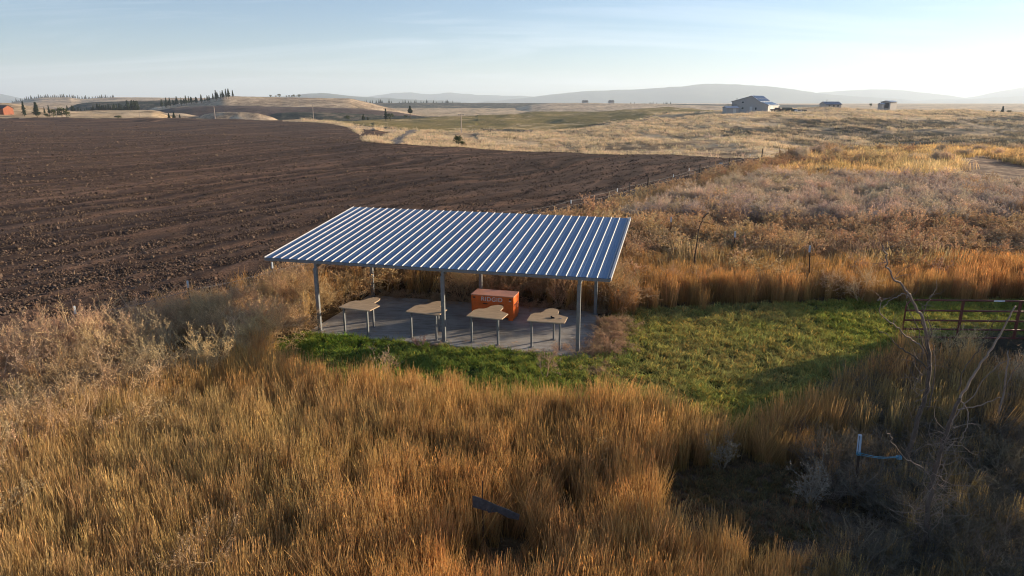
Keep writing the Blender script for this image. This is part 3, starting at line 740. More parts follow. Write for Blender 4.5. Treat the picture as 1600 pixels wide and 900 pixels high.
limb([(1414, 735), (1428, 712), (1446, 700), (1470, 690)], 12.0, 12.5, .012, .004, 'branch', D1, M['bark'], o1)
limb([(1449, 640), (1458, 600), (1460, 560), (1456, 535)], 12.1, 12.4, .015, .005, 'branch', D1, M['bark'], o1)
for i in range(60):
    t = random.random(); px, py = 1404 + 48 * t + random.gauss(0, 3), 790 - 270 * t
    twig_from(px, py, 12.05, random.choice([random.uniform(.2, 1.4), random.uniform(1.7, 2.9)]), random.uniform(.25, .75), D1, o1)
for (a, b) in [(1382, 392), (1384, 410), (1398, 436), (1371, 470), (1377, 470), (1396, 506), (1416, 466), (1440, 480), (1453, 465)]:
    for _ in range(2): twig_from(a, b, 12.0, random.uniform(.3, 2.8), random.uniform(.15, .4), D1, o1, .006)
D2, o2 = dead_tree((1436, 905), 9.6, 'leafless sapling with drooping tangled bleached twigs in the near brush')
limb([(1436, 920), (1438, 885), (1446, 850), (1449, 815), (1452, 780), (1460, 745), (1466, 715), (1478, 680), (1489, 650), (1500, 622)], 9.6, 9.9, .042, .027, 'trunk', D2, M['bark'], o2)
limb([(1500, 622), (1512, 600), (1528, 574), (1545, 550), (1562, 525), (1574, 500), (1587, 478)], 9.9, 10.1, .020, .010, 'branch', D2, M['twig'], o2)
limb([(1499, 610), (1502, 590), (1508, 575), (1522, 555), (1534, 540), (1548, 512), (1559, 494)], 9.9, 10.0, .010, .004, 'branch', D2, M['bark'], o2)
limb([(1484, 665), (1500, 642), (1520, 618), (1540, 590), (1556, 575), (1580, 560)], 9.8, 9.6, .010, .004, 'branch', D2, M['twig'], o2)
limb([(1494, 640), (1520, 636), (1545, 628), (1564, 621)], 9.9, 9.7, .011, .005, 'branch', D2, M['twig'], o2)
limb([(1449, 738), (1432, 725), (1413, 713), (1398, 695), (1390, 682), (1385, 672)], 9.7, 9.5, .009, .004, 'branch', D2, M['twig'], o2)
limb([(1500, 625), (1511, 640), (1513, 660), (1508, 675), (1500, 690)], 9.9, 9.7, .010, .005, 'branch', D2, M['twig'], o2)
limb([(1452, 832), (1470, 812), (1474, 790), (1470, 775)], 9.6, 9.4, .007, .004, 'branch', D2, M['twig'], o2)
limb([(1452, 834), (1440, 825), (1430, 815), (1426, 795), (1420, 790)], 9.6, 9.4, .007, .004, 'branch', D2, M['twig'], o2)
for i in range(120):
    t = random.random() ** .8
    px = 1440 + 45 * t + random.gauss(0, 4); py = 880 - 215 * t
    a = random.choice([random.uniform(-.3, 1.0), random.uniform(2.1, 3.6), random.uniform(-2.6, -.5)])
    twig_from(px, py, 9.65 + .2 * t, a, random.uniform(.25, .85), D2, o2, .005)
D3, o3 = dead_tree((1555, 640), 13.6, 'pale grey broken sapling stem among the grey brush below the gate')
limb([(1560, 650), (1568, 610), (1573, 575), (1575, 548)], 13.6, 13.7, .026, .012, 'trunk', D3, M['twig'], o3)
limb([(1568, 612), (1578, 590), (1588, 575), (1596, 566)], 13.6, 13.4, .011, .005, 'branch', D3, M['twig'], o3)
for i in range(12): twig_from(1565 + random.uniform(-5, 10), 560 + random.uniform(0, 80), 13.6, random.uniform(.2, 2.9), random.uniform(.2, .5), D3, o3)
D4, o4 = dead_tree((1080, 448), 27.5, 'slim dark bare sapling curving over among the weeds behind the shelter')
limb([(1080, 455), (1084, 420), (1088, 385), (1092, 360), (1096, 345), (1103, 336), (1108, 333)], 27.5, 27.4, .035, .012, 'trunk', D4, M['timber'], o4)
limb([(1092, 346), (1100, 347), (1110, 349)], 27.5, 27.3, .016, .007, 'branch', D4, M['timber'], o4)
limb([(1088, 374), (1098, 373), (1108, 376)], 27.5, 27.3, .016, .007, 'branch', D4, M['timber'], o4)
limb([(1088, 373), (1078, 374), (1070, 378)], 27.5, 27.6, .014, .006, 'branch', D4, M['timber'], o4)
limb([(1083, 420), (1074, 410), (1070, 402)], 27.5, 27.6, .014, .006, 'branch', D4, M['timber'], o4)

# ------------------------------------------------------------------ farm buildings on the skyline
M['siding'] = simple('pale_siding', (.42, .39, .36), .7, .1, .06, 3, .1, .3, (1, 1, .2))
M['trim'] = simple('pale_trim', (.60, .58, .54), .7)
M['glass'] = simple('dark_glass', (.02, .025, .03), .15, 0, .1)
M['solar'] = simple('solar_cell', (.022, .03, .075), .22, .2, .15)
M['metalroof'] = simple('grey_metal_roof', (.26, .30, .36), .4, .4, .1)
M['redwall'] = simple('red_barn_wall', (.24, .085, .045), .85, 0, .2, 3, .1, .2, (1, 1, .2))
M['darkroof'] = simple('dark_roof', (.05, .04, .045), .8)
def prof_slab(mb, x0, x1, ya, za, yb, zb, t):
    return mb.add([(x0, ya, za), (x1, ya, za), (x1, yb, zb), (x0, yb, zb), (x0, ya, za + t), (x1, ya, za + t), (x1, yb, zb + t), (x0, yb, zb + t)],
                  [(0, 3, 2, 1), (4, 5, 6, 7), (0, 1, 5, 4), (1, 2, 6, 5), (2, 3, 7, 6), (3, 0, 4, 7)])
hc = at(1199.4, 174.3, 320); hg = gz(hc.x, hc.y)
HS = empty('farmhouse', (hc.x, hc.y, hc.z), radians(50), 'big pale metal farmhouse with solar panels covering its sloping roof', 'house')
pr = [(0, 0), (0, 2.8), (3.3, 4.15), (7.1, 6.9), (15.6, 4.4), (15.6, 0)]
vs = [(x, y, z if z else -2.5) for x in (0, 15) for y, z in pr]; n = 6
MB().add(vs, [tuple(range(n))[::-1], tuple(range(n, 2 * n))] + [(i, (i + 1) % n, n + (i + 1) % n, n + i) for i in range(n)]).build('wall', M['siding'], HS)
R_ = prof_slab(prof_slab(prof_slab(MB(), -.4, 15.4, -.4, 2.66, 3.28, 4.17, .16), -.4, 15.4, 3.3, 4.20, 7.08, 6.92, .16), -.4, 15.4, 7.12, 6.92, 16.1, 4.27, .16)
R_.build('roof', M['metalroof'], HS)
for r_ in range(2):
    for k in range(9):
        q = MB(); y0, y1 = (3.55 + r_ * 1.75, 3.55 + r_ * 1.75 + 1.62)
        zf = lambda y: 4.20 + (y - 3.3) * (6.92 - 4.20) / 3.78 + .19
        prof_slab(q, .3 + k * 1.62, .3 + k * 1.62 + 1.3, y0, zf(y0), y1, zf(y1), .05); q.build('solar_panel', M['solar'], HS)
for k in range(9):
    q = MB(); zf = lambda y: 2.66 + (y + .4) * (4.17 - 2.66) / 3.68 + .19
    prof_slab(q, .3 + k * 1.62, .3 + k * 1.62 + 1.5, .1, zf(.1), 2.9, zf(2.9), .05); q.build('solar_panel', M['solar'], HS)
for (y, z0, wd, ht) in ((10.3, 3.6, 1.1, .9), (10.2, .9, 1.1, 1.0), (10.1, 5.2, .5, .5), (4.6, .6, .9, 1.3)):
    f_ = MB().box(-.06, -.01, y, y + wd, z0, z0 + ht).build('window', M['trim'], HS); MB().box(-.075, -.062, y + .1, y + wd - .1, z0 + .1, z0 + ht - .1).build('pane', M['glass'], f_)
f_ = MB().box(-.06, -.01, 6.6, 7.7, 0, 2.1).build('door', M['trim'], HS)
MB().box(3, 7, -.06, -.01, 0, 2.3).build('garage_door', M['trim'], HS)
q = MB().box(-2.2, -.1, 12.6, 17.6, 2.2, 2.35)
for x in (-2.1, -.3):
    for y in (12.8, 15.2, 17.4): q.box(x, x + .12, y, y + .12, -1.5, 2.19)
for y in np.arange(12.7, 17.6, .6): q.box(-2.15, -2.1, y, y + .05, 2.36, 3.2)
q.box(-2.17, -2.08, 12.6, 17.6, 3.21, 3.28); q.build('deck', M['timber'], HS)
MB().tube([(5, 15.2, 4.5), (5, 15.2, 6.0)], .12, 6).build('flue', M['dark'], HS)
MB().tube([(9, 13.6, 4.9), (9, 13.6, 6.0)], .12, 6).build('flue', M['dark'], HS)
def gable_shed(name, c, ang, L, Wd, eave, peak, wallm, roofm, label, cat, parts=True):
    e = empty(name, tuple(c), ang, label, cat)
    vs = [(x, y, z) for x in (-L / 2, L / 2) for y, z in ((-Wd / 2, -2), (-Wd / 2, eave), (0, peak), (Wd / 2, eave), (Wd / 2, -2))]
    MB().add(vs, [(4, 3, 2, 1, 0), (5, 6, 7, 8, 9)] + [(i, (i + 1) % 5, 5 + (i + 1) % 5, 5 + i) for i in range(5)]).build('wall', wallm, e)
    q = MB(); s_ = (peak - eave) / (Wd / 2)
    prof_slab(q, -L / 2 - .3, L / 2 + .3, -Wd / 2 - .4, eave - .4 * s_ + .03, -.01, peak + .03, .12); prof_slab(q, -L / 2 - .3, L / 2 + .3, Wd / 2 + .4, eave - .4 * s_ + .03, .01, peak + .03, .12)
    q.build('roof', roofm, e)
    return e
c = at(1141, 176.3, 314)
e = gable_shed('garden_shed', c, radians(8), 5.6, 4, 2.1, 2.75, M['siding'], M['metalroof'], 'small pale shed standing beside the big farmhouse', 'shed')
MB().box(.3, 1.7, -2.06, -2.01, 0, 1.9).build('door', M['trim'], e)
c = at(1297, 167.2, 355)
e = gable_shed('machine_shed', c, radians(2), 7.8, 7, 1.3, 2.5, M['siding'], M['solar'], 'low blue-roofed shed on the ridge between house and far barn', 'shed')
for x in (-2.8, -.6, 1.6): 
    f_ = MB().box(x, x + 1.3, -3.56, -3.51, .1, 1.1).build('window', M['trim'], e); MB().box(x + .15, x + 1.15, -3.575, -3.562, .2, 1.0).build('pane', M['glass'], f_)
MB().tube([(-2, 0, 2.6), (-2, 0, 3.6)], .1, 6).build('flue', M['dark'], e)
c = at(1388, 167.6, 362)
e = gable_shed('open_barn', c, radians(35), 6.5, 5, 2.6, 3.2, M['siding'], M['metalroof'], 'grey barn with open front, farthest along the right-hand ridge', 'barn')
MB().box(-3.29, -3.26, -1.8, 1.2, -.5, 2.3).build('door_opening', M['darkroof'], e)
c = at(1376.5, 167.4, 357)
e = gable_shed('water_tank_shed', c, radians(20), 2.2, 2, 1.5, 1.9, M['siding'], M['metalroof'], 'small pale hut in front of the grey open barn', 'hut')
MB().box(-.4, .4, -1.05, -1.01, -.3, 1.2).build('door', M['trim'], e)
c = at(-7, 178.6, 352)
e = gable_shed('red_barn', c, radians(4), 13, 8, 2.9, 4.3, M['redwall'], M['darkroof'], 'long red barn with dark roof at the edge of the pale field', 'barn')
for x in (-5, -1.5, 2.2): MB().box(x, x + 1.5, -4.06, -4.01, -.3, 1.9).build('door', M['timber'], e)
for (px, w_, lb) in ((914, 4.5, 'tiny farm building on the far plateau under the big mountain'), (955, 4.0, 'tiny low shed farther along the far plateau')):
    c = at(px, 160.9, 1250); gable_shed('distant_farmhouse', c, radians(10), w_ * 2.1, 8, 2.6, 4.4, M['siding'], M['darkroof'], lb, 'farm building')
HS.scale = (.9, 1.10, 1)
# parked vehicles beside the house
M['carpaint'] = [simple('car_paint', c_, .35, .3, .05) for c_ in ((.04, .04, .05), (.62, .62, .60), (.09, .05, .04), (.05, .07, .06))]
tyre_me = MB().tube([(0, -.11, 0), (0, .11, 0)], .34, 12).mesh('wheel')
def vehicle(name, c, ang, k, prof, L, label, cat):
    e = empty(name, tuple(c), ang, label, cat, 'vehicles parked beside the farmhouse')
    n = len(prof); vs = [(x, y, z) for y in (-.85, .85) for x, z in prof]
    MB().add(vs, [tuple(range(n)), tuple(range(2 * n - 1, n - 1, -1))] + [((i + 1) % n, i, n + i, n + (i + 1) % n) for i in range(n)]).build('body', M['carpaint'][k], e)
    for x in (-L * .31, L * .31):
        for y in (-.80, .80): link('wheel', tyre_me, M['black'], e, (x, y, .34))
    MB().box(-L * .16, L * .12, -.86, -.853, 1.0, 1.42).build('window', M['glass'], e)
    return e
CARP = [(-2.2, .35), (2.2, .35), (2.25, .8), (1.2, .98), (.6, 1.48), (-1.0, 1.5), (-1.7, 1.0), (-2.2, .95)]
PICK = [(-2.6, .5), (2.6, .5), (2.65, 1.0), (1.6, 1.15), (1.0, 1.75), (-.3, 1.75), (-.4, 1.15), (-2.6, 1.1)]
VANP = [(-2.6, .4), (2.6, .4), (2.6, 1.1), (2.0, 1.3), (1.5, 2.1), (-2.6, 2.15)]
for (px, yd, k, pf, L, a, nm, ct, lb) in [(1213, 312, 2, PICK, 5.2, .3, 'pickup_truck', 'pickup', 'dark brown pickup truck closest to the farmhouse side wall'), (1222, 318, 0, CARP, 4.4, .1, 'parked_car', 'car', 'small black car parked behind the brown pickup'),
                                  (1231, 314, 3, VANP, 5.2, -.2, 'parked_van', 'van', 'dark green van parked in the middle of the farmhouse vehicles'), (1240, 320, 0, PICK, 5.2, .2, 'pickup_truck', 'pickup', 'black pickup truck parked beside the white car'),
                                  (1248, 315, 1, CARP, 4.4, .0, 'parked_car', 'car', 'white car parked near the end of the vehicle row'), (1256, 319, 0, CARP, 4.4, .4, 'parked_car', 'car', 'black car at the outer end of the vehicle row')]:
    c = at(px, 173, yd); c.z = gz(c.x, c.y); vehicle(nm, c, a, k, pf, L, lb, ct)

# ------------------------------------------------------------------ utility poles
M['pole'] = simple('pale_pole', (.42, .34, .28), .85, 0, .15)
for (px, pt_, pb, yd, r, arm, lb) in [(721, 177.5, 212, 213, .17, .9, 'pale wooden utility pole standing by the winding gravel road'),
                                   (490, 160.5, 188, 322, .17, .9, 'pale utility pole at the crest before the dark shaded valley'),
                                   (336.5, 165.5, 188, 322, .17, 0, 'pale utility pole behind the field, below the conifer ridge'),
                                   (219.3, 176, 187, 330, .12, 0, 'short thin pale pole beside the yellow-green bush'),
                                   (89.5, 168, 186, 322, .15, .7, 'pale utility pole between the dark trees near the red barn')]:
    tp = at(px, pt_, yd); bt = at(px, pb, yd); h = tp.z - bt.z
    e = empty('utility_pole', (bt.x, yd, bt.z), 0, lb, 'utility pole', 'utility poles beyond the ploughed field')
    MB().tube([(0, 0, -1.5), (0, 0, h)], [r, r * .75], 7).build('pole', M['pole'], e)
    if arm:
        MB().box(-arm, arm, -.06 - r, .06 - r, h - .45, h - .3).build('crossarm', M['pole'], e)
        for x in (-arm * .85, 0, arm * .85): MB().box(x - .05, x + .05, -.05 - r, .05 - r, h - .3, h - .08).build('insulator', M['white'], e)

# ------------------------------------------------------------------ far trees
m, nt = newmat('conifer_needles'); o_ = N(nt, 'ShaderNodeNewGeometry').outputs['Position']
a_ = noise(nt, o_, .6, 4); finish(nt, ramp(nt, a_, [(.3, (.022, .035, .018)), (.7, (.06, .075, .035))]), .9, 0, None, spec=.1); M['needle'] = m
m, nt = newmat('leafy_crown'); o_ = N(nt, 'ShaderNodeNewGeometry').outputs['Position']
a_ = noise(nt, o_, .9, 4); finish(nt, ramp(nt, a_, [(.3, (.04, .055, .02)), (.7, (.11, .12, .04))]), .9, 0, None, spec=.1); M['leafy'] = m
m, nt = newmat('yellow_crown'); o_ = N(nt, 'ShaderNodeNewGeometry').outputs['Position']
a_ = noise(nt, o_, .9, 4); finish(nt, ramp(nt, a_, [(.3, (.12, .11, .03)), (.7, (.24, .20, .06))]), .9, 0, None, spec=.1); M['yellow'] = m
def conifer_me(seed, lean=.36, bare=.12):
    r = random.Random(seed); q = MB()
    n = 16
    for i in range(n):
        t = i / (n - 1); z = bare + (1 - bare) * t
        rad = (lean * (1 - t) ** .8 + .015) * r.uniform(.75, 1.2) * min(1, .55 + t * 3)
        for k in range(10):
            a = r.uniform(0, 2 * pi); rr = rad * r.uniform(.6, 1.15); wd = r.uniform(.035, .075)
            c, s = cos(a), sin(a); zb = z + r.uniform(-.02, .03)
            q.add([(0, 0, zb + .04), (c * rr * .55 - s * wd, s * rr * .55 + c * wd, zb - .01), (c * rr, s * rr, zb - .06 * r.uniform(.3, 1.4)), (c * rr * .55 + s * wd, s * rr * .55 - c * wd, zb - .02), (c * rr * .5, s * rr * .5, zb - .065)],
                  [(0, 1, 2), (0, 2, 3), (1, 4, 2), (4, 3, 2), (0, 4, 1), (0, 3, 4)])
    return q.mesh('crown')
def round_me(seed, n=420):
    r = random.Random(seed); q = MB()
    lobes = [(r.uniform(-.28, .28), r.uniform(-.28, .28), r.uniform(.35, .78), r.uniform(.16, .3)) for _ in range(7)]
    for _ in range(n):
        lx_, ly_, lz_, lr_ = r.choice(lobes); v = Vector((r.gauss(0, 1), r.gauss(0, 1), r.gauss(0, 1))).normalized() * lr_ * r.uniform(.6, 1.08)
        p = Vector((lx_, ly_, lz_)) + v; a = Vector((r.gauss(0, 1), r.gauss(0, 1), r.gauss(0, 1))).normalized() * .05; b = a.cross(v.normalized() + Vector((0, .1, .2))).normalized() * .045
        q.add([p - a, p + b, p + a, p - b], [(0, 1, 2, 3)])
    return q.mesh('crown')
CON = [conifer_me(i, .22 + .05 * (i % 3), .1 if i != 4 else .45) for i in range(5)]
RND = [round_me(20 + i) for i in range(3)]
trunk_me = MB().tube([(0, 0, -.25), (0, 0, .5), (0, 0, .9)], [.028, .018, .006], 6).mesh('trunk')
def tree(kind, px, pyb, h, yd, label, group, wid=1.0, mat=None, sink=True, full=True):
    b = at(px, pyb, yd); me = (CON if kind == 'conifer' else RND)[random.randrange(4 if kind == 'conifer' else 3)] if kind != 'tall' else CON[4]
    hm = h * yd / 1100.0
    nm = 'conifer_tree' if kind in ('conifer', 'tall') else 'broadleaf_tree' if hm > 3 else 'shrub'
    e = empty(nm, tuple(b), random.uniform(0, 6), label, 'tree' if nm != 'shrub' else 'shrub', group)
    mt = mat or (M['needle'] if kind != 'round' else M['leafy'])
    c = me.copy() if (len(me.materials) and me.materials[0] is not mt) else me
    o = link('crown', c, mt, e); o.scale = (hm * wid, hm * wid, hm)
    t = link('trunk', trunk_me, M['timber'], e); t.scale = (hm, hm, hm)
    return e
g = 'conifers climbing the pale hill'
xs = np.linspace(253, 366, 42)
def nth(i): return '%d%s' % (i + 1, 'th' if 10 <= i % 100 + 1 <= 20 else {1: 'st', 2: 'nd', 3: 'rd'}.get((i + 1) % 10, 'th'))
xs = sorted(np.clip(xs + RNG.normal(0, 2.0, len(xs)), 251, 369))
xs = [p_ for i, p_ in enumerate(xs) if not (p_ > 355 and i % 2)]
for i, px in enumerate(xs):
    pb = float(np.interp(px, [253, 275, 300, 325, 345, 368], [167, 163.5, 160.5, 157, 152.5, 150.8])) + random.uniform(-.6, 1)
    h = random.uniform(5, 12.5) * (1.15 if 253 < px < 262 or 337 < px < 352 else 1)
    tree('conifer', px, pb, h, 590 + random.uniform(-8, 8), 'dark conifer climbing the pale hill, %s from the low end of its line' % nth(i), g, random.uniform(.8, 1.7))
for i, px in enumerate((423, 431, 436.5, 448, 452, 456, 459, 468)): tree('round', px, 151.8, random.uniform(2.5, 5), 640, 'tiny dark tree on the flat hilltop, %s of eight counted away from the conifer line' % nth(i), 'tiny trees on the hilltop', 1.2)
xr = sorted([106 + i * 3.35 + random.uniform(-1, 1) for i in range(34) if not (106 + i * 3.35 < 150 and i % 3 == 1)])
for i, px in enumerate(xr):
    h = random.uniform(6, 9) if px < 150 else random.uniform(8, 12) if px < 200 else random.uniform(13, 18)
    if 125 < px < 140: h *= .7
    tree('conifer', px, 174, h, 490 + random.uniform(-4, 4), 'dark conifer below the wooded slope, %s from the sparse end of the row' % nth(i), 'conifers below the wooded slope', random.uniform(.9, 1.8))
for i in range(52):
    px = 20 + i * 3.1 + random.uniform(-1, 1)
    pb = float(np.interp(px, [20, 35, 60, 110, 125, 180], [160, 157, 152.5, 152, 154.5, 152.3])) + .8
    tree('conifer', px, pb, random.uniform(3.2, 6), 1490, 'tiny conifer along the distant bluish ridge', 'conifers along the distant ridge', 1.3)
for i in range(34):
    px = 568 + random.random() * 140
    tree('conifer', px, 161.5, random.uniform(2.5, 6), 1395, 'tiny conifer on the far plateau rim', 'conifers on the far plateau', 1.2)
for i in range(14):
    px = 985 + random.random() * 65
    tree('conifer', px, 163.3, random.uniform(2, 4.5), 1385, 'tiny conifer on the skyline beneath the big mountain', 'conifers beneath the big mountain', 1.2)
for (k, px, pb, h, yd, lb, w_) in [('conifer', 38.5, 180.5, 21, 335, 'narrow dark conifer, the first one beside the red barn', 1.0), ('conifer', 58, 181, 20, 332, 'broad dark conifer, second from the red barn', 1.5),
                              ('conifer', 70, 177, 9, 360, 'small pale conifer between the broad conifer and the pole', 1.0), ('conifer', 77, 177, 12, 365, 'taller slender conifer just before the pale pole', 1.0),
                              ('round', 84, 182.5, 12, 325, 'dark round tree immediately beside the pale pole', 1.3), ('round', 97, 183, 15, 322, 'large dark round tree beyond the pale pole', 1.2), ('round', 104, 184, 10, 322, 'low dark tree at the end of the barn tree group', 1.2),
                              ('conifer', 264.5, 187.5, 10, 318, 'first of three small dark conifers at the field edge', 1.5), ('conifer', 272.5, 187.5, 11.5, 318, 'tallest middle one of three small conifers at the field edge', 1.5), ('conifer', 281.5, 187.8, 8.5, 318, 'shortest of three small conifers at the field edge', 1.4),
                              ('round', 543, 187.8, 7.5, 330, 'dark round shrubby tree at the far pasture crest', 1.5), ('conifer', 568, 188, 9.5, 335, 'small dark conifer at the far pasture crest', 1.3), ('conifer', 575, 188, 5, 335, 'very small dark conifer close beside its taller neighbour', 1.4),
                              ('conifer', 603, 187, 16.5, 350, 'largest dark conifer at the pasture crest', 1.2), ('round', 610, 187, 10, 352, 'rounded dark tree leaning against the largest conifer', 1.2),
                              ('tall', 641, 183.5, 17, 380, 'lone pine with a bare lower trunk above the pasture', 1.3), ('round', 634, 183.8, 4, 380, 'low dark bush at the foot of the lone pine', 2.4),
                              ('round', 716, 229, 18, 150, 'green bush alone in the straw grass by the ploughed field', 1.0), ('round', 724, 229, 9, 150, 'low brown-green bush beside the lone green bush', 1.6),
                              ('round', 1551, 180, 8, 370, 'round dark juniper, first on the open ridge', 1.0), ('conifer', 1565, 181, 14, 362, 'dark conifer, tallest on the open right-hand ridge', 1.6), ('round', 1576, 180, 8, 366, 'round dark juniper just past the ridge conifer', 1.3),
                              ('round', 1360, 166.5, 5, 372, 'tiny round tree on the ridge between the two barns', 1.0), ('round', 294, 161.5, 4, 560, 'lone dark bush on the open pale hillside', 1.2)]:
    e = tree(k, px, pb, h, yd, lb, None, w_)
e = tree('round', 184, 186.2, 6, 322, 'yellow-green bush at the field edge below the dark conifers', None, 2.0, M['yellow'])
e = tree('round', 74, 183.2, 5.5, 318, 'low yellow-green bush in front of the barn trees', None, 2.0, M['yellow'])
# brush and trees just beyond the right edge of the view: their long shade lies over the near corner
def big_tree(x, y, h, rad, seed, label):
    r = random.Random(seed); g = gz(x, y)
    e = empty('olive_tree', (x, y, g), 0, label, 'tree')
    q = MB().tube([(0, 0, -.2), (.1, .05, h * .3), (.0, .1, h * .6)], [.16, .12, .06], 8)
    for k in range(7):
        a = r.uniform(0, 2 * pi); q.tube([(.08, .05, h * (.15 + .05 * k)), (cos(a) * rad * .5, sin(a) * rad * .5, h * (.4 + .05 * k)), (cos(a) * rad * .8, sin(a) * rad * .8, h * (.55 + .05 * k))], [.06, .035, .012], 5)
    q.build('trunk', M['bark'], e)
    nl = 5200; V_ = np.zeros((nl * 4, 3)); rg = np.random.default_rng(seed)
    L_ = rg.uniform(-1, 1, (26, 3)) * [rad * .75, rad * .75, h * .36] + [0, 0, h * .52]; lr = rg.uniform(.25, .5, 26) * rad * .8
    k = rg.integers(0, 26, nl); v = rg.normal(size=(nl, 3)); v /= np.linalg.norm(v, axis=1)[:, None]; c = L_[k] + v * (lr[k] * rg.uniform(.4, 1.05, nl))[:, None]
    c[:, 2] = np.abs(c[:, 2]) + .05
    a = rg.normal(size=(nl, 3)); a /= np.linalg.norm(a, axis=1)[:, None]; b = np.cross(a, rg.normal(size=(nl, 3))); b /= np.linalg.norm(b, axis=1)[:, None]
    V_[0::4] = c - a * .09; V_[1::4] = c + b * .05; V_[2::4] = c + a * .09; V_[3::4] = c - b * .05
    link('crown', np_mesh('crown', V_, np.arange(nl * 4).reshape(-1, 4)), M['leafy'], e)
def sn(s, n): return (.895 * s - .446 * n, .446 * s + .895 * n)
for i, (s, n, h, rad) in enumerate([(29, 8.2, 6.4, 2.0), (31, 4.6, 6.6, 2.4), (32, .8, 7.0, 2.6), (33, -3.0, 6.6, 2.6), (35, -7, 7, 3), (28, 10.2, 5.1, 1.4), (27.5, 11.9, 2.9, 1.1)]):
    x, y = sn(s, n); big_tree(x, y, h, rad, 50 + i, 'grey-green olive tree beyond the gate, %s' % ['first tall one near the track', 'second in line', 'tallest in line', 'broad one', 'last in line', 'low bushy one', 'lowest shrub-like one'][i])

# ------------------------------------------------------------------ tall grass, weeds and turf
def veg_mat(name, trans=.35, rough=.85):
    m, nt = newmat(name)
    at_ = N(nt, 'ShaderNodeAttribute', attribute_type='INSTANCER', attribute_name='tint')
    bl = N(nt, 'ShaderNodeAttribute', attribute_type='GEOMETRY', attribute_name='shade')
    c = mixc(nt, 1.0, at_.outputs['Color'], bl.outputs['Color'], 'MULTIPLY')
    d = N(nt, 'ShaderNodeBsdfDiffuse'); t = N(nt, 'ShaderNodeBsdfTranslucent'); nt.links.new(c, d.inputs[0]); nt.links.new(c, t.inputs[0])
    mx = N(nt, 'ShaderNodeMixShader'); mx.inputs[0].default_value = trans; nt.links.new(d.outputs[0], mx.inputs[1]); nt.links.new(t.outputs[0], mx.inputs[2])
    o = N(nt, 'ShaderNodeOutputMaterial'); nt.links.new(mx.outputs[0], o.inputs[0]); return m
M['blade'] = veg_mat('dry_blades'); M['weed'] = veg_mat('dry_weed', .2); M['turfblade'] = veg_mat('turf_blades', .4)
class RB:                                             # ribbons: flat strips with a colour per vertex
    def __init__(s): s.v = []; s.f = []; s.c = []
    def ribbon(s, pts, ws, side, cols):
        b = len(s.v)
        for p, w_, c in zip(pts, ws, cols):
            s.v += [p - side * w_, p + side * w_]; s.c += [c, c]
        for i in range(len(pts) - 1): s.f.append((b + 2 * i, b + 2 * i + 1, b + 2 * i + 3, b + 2 * i + 2))
    def leaf(s, p, a, b_, c):
        k = len(s.v); s.v += [p - a, p + b_, p + a, p - b_]; s.c += [c] * 4; s.f.append((k, k + 1, k + 2, k + 3))
    def mesh(s, name, mt):
        me = np_mesh(name, np.array([tuple(v) for v in s.v]), np.array(s.f))
        ca = me.color_attributes.new('shade', 'FLOAT_COLOR', 'POINT')
        ca.data.foreach_set('color', np.array([(*c, 1) for c in s.c], np.float32).ravel()); me.materials.append(mt); return me
def rv(r, k=1): return Vector((r.gauss(0, k), r.gauss(0, k), r.gauss(0, k)))
def grass_clump(seed, nb, h, spread, w_, lean=.22, plume=True, green=.0):
    r = random.Random(seed); q = RB()
    for _ in range(nb):
        x, y = r.gauss(0, spread), r.gauss(0, spread); hh = h * r.uniform(.55, 1.1); a = r.uniform(0, 2 * pi); ln = abs(r.gauss(0, lean)) * hh
        side = Vector((cos(a + pi / 2 + r.uniform(-.8, .8)), sin(a + pi / 2), 0)).normalized()
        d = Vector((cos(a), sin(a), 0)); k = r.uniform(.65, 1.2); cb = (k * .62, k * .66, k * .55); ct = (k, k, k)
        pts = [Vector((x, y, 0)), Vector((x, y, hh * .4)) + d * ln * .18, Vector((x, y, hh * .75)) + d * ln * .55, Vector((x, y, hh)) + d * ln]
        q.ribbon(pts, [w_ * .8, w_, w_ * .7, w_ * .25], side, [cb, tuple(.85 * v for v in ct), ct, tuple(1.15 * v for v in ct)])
        if plume and r.random() < .5:
            p = pts[-1]; 
            tl = (pts[-1] - pts[-2]).normalized()
            for j_ in range(2):
                q.leaf(p - tl * r.uniform(0, .10), tl * r.uniform(.03, .06), side * r.uniform(.003, .0055), (1.25 * k, 1.22 * k, 1.12 * k))
    return q
def weed(seed, h, stems, rad, fine, seedsz=.012, leafp=.7, up=.9, wk=1.0):
    r = random.Random(seed); q = RB()
    def grow(p, d, ln, w_, depth):
        seg = 3; pts = [p]; c = r.uniform(.7, 1.15)
        for i in range(seg):
            d = (d + rv(r, .13) + Vector((0, 0, .10 * up))).normalized(); p = p + d * ln / seg; pts.append(p)
        side = d.cross(rv(r)).normalized()
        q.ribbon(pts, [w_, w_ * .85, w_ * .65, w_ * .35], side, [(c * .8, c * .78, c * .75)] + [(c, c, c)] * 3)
        if depth < 3:
            n = fine[depth]
            for _ in range(n):
                t = r.uniform(.25, 1.0); pp = pts[0] + (pts[-1] - pts[0]) * t
                i = min(int(t * seg), seg - 1); pp = pts[i] + (pts[i + 1] - pts[i]) * (t * seg - i)
                grow(pp, (d * .8 + rv(r, .46)).normalized(), ln * r.uniform(.35, .6), w_ * .6, depth + 1)
        if depth >= 2:
            for _ in range(3):
                if r.random() < leafp:
                    pp = pts[r.randrange(1, 4)] + rv(r, .008); a = rv(r).normalized() * seedsz; b = a.cross(rv(r)).normalized() * seedsz * .6; k = r.uniform(.8, 1.4)
                    q.leaf(pp, a, b, (k * .92, k * .88, k * .8))
    for _ in range(stems):
        a = r.uniform(0, 2 * pi); d = Vector((cos(a) * rad, sin(a) * rad, 1)).normalized()
        grow(Vector((cos(a) * .03, sin(a) * .03, 0)), d, h * r.uniform(.6, .95), .0075 * wk, 0)
    return q
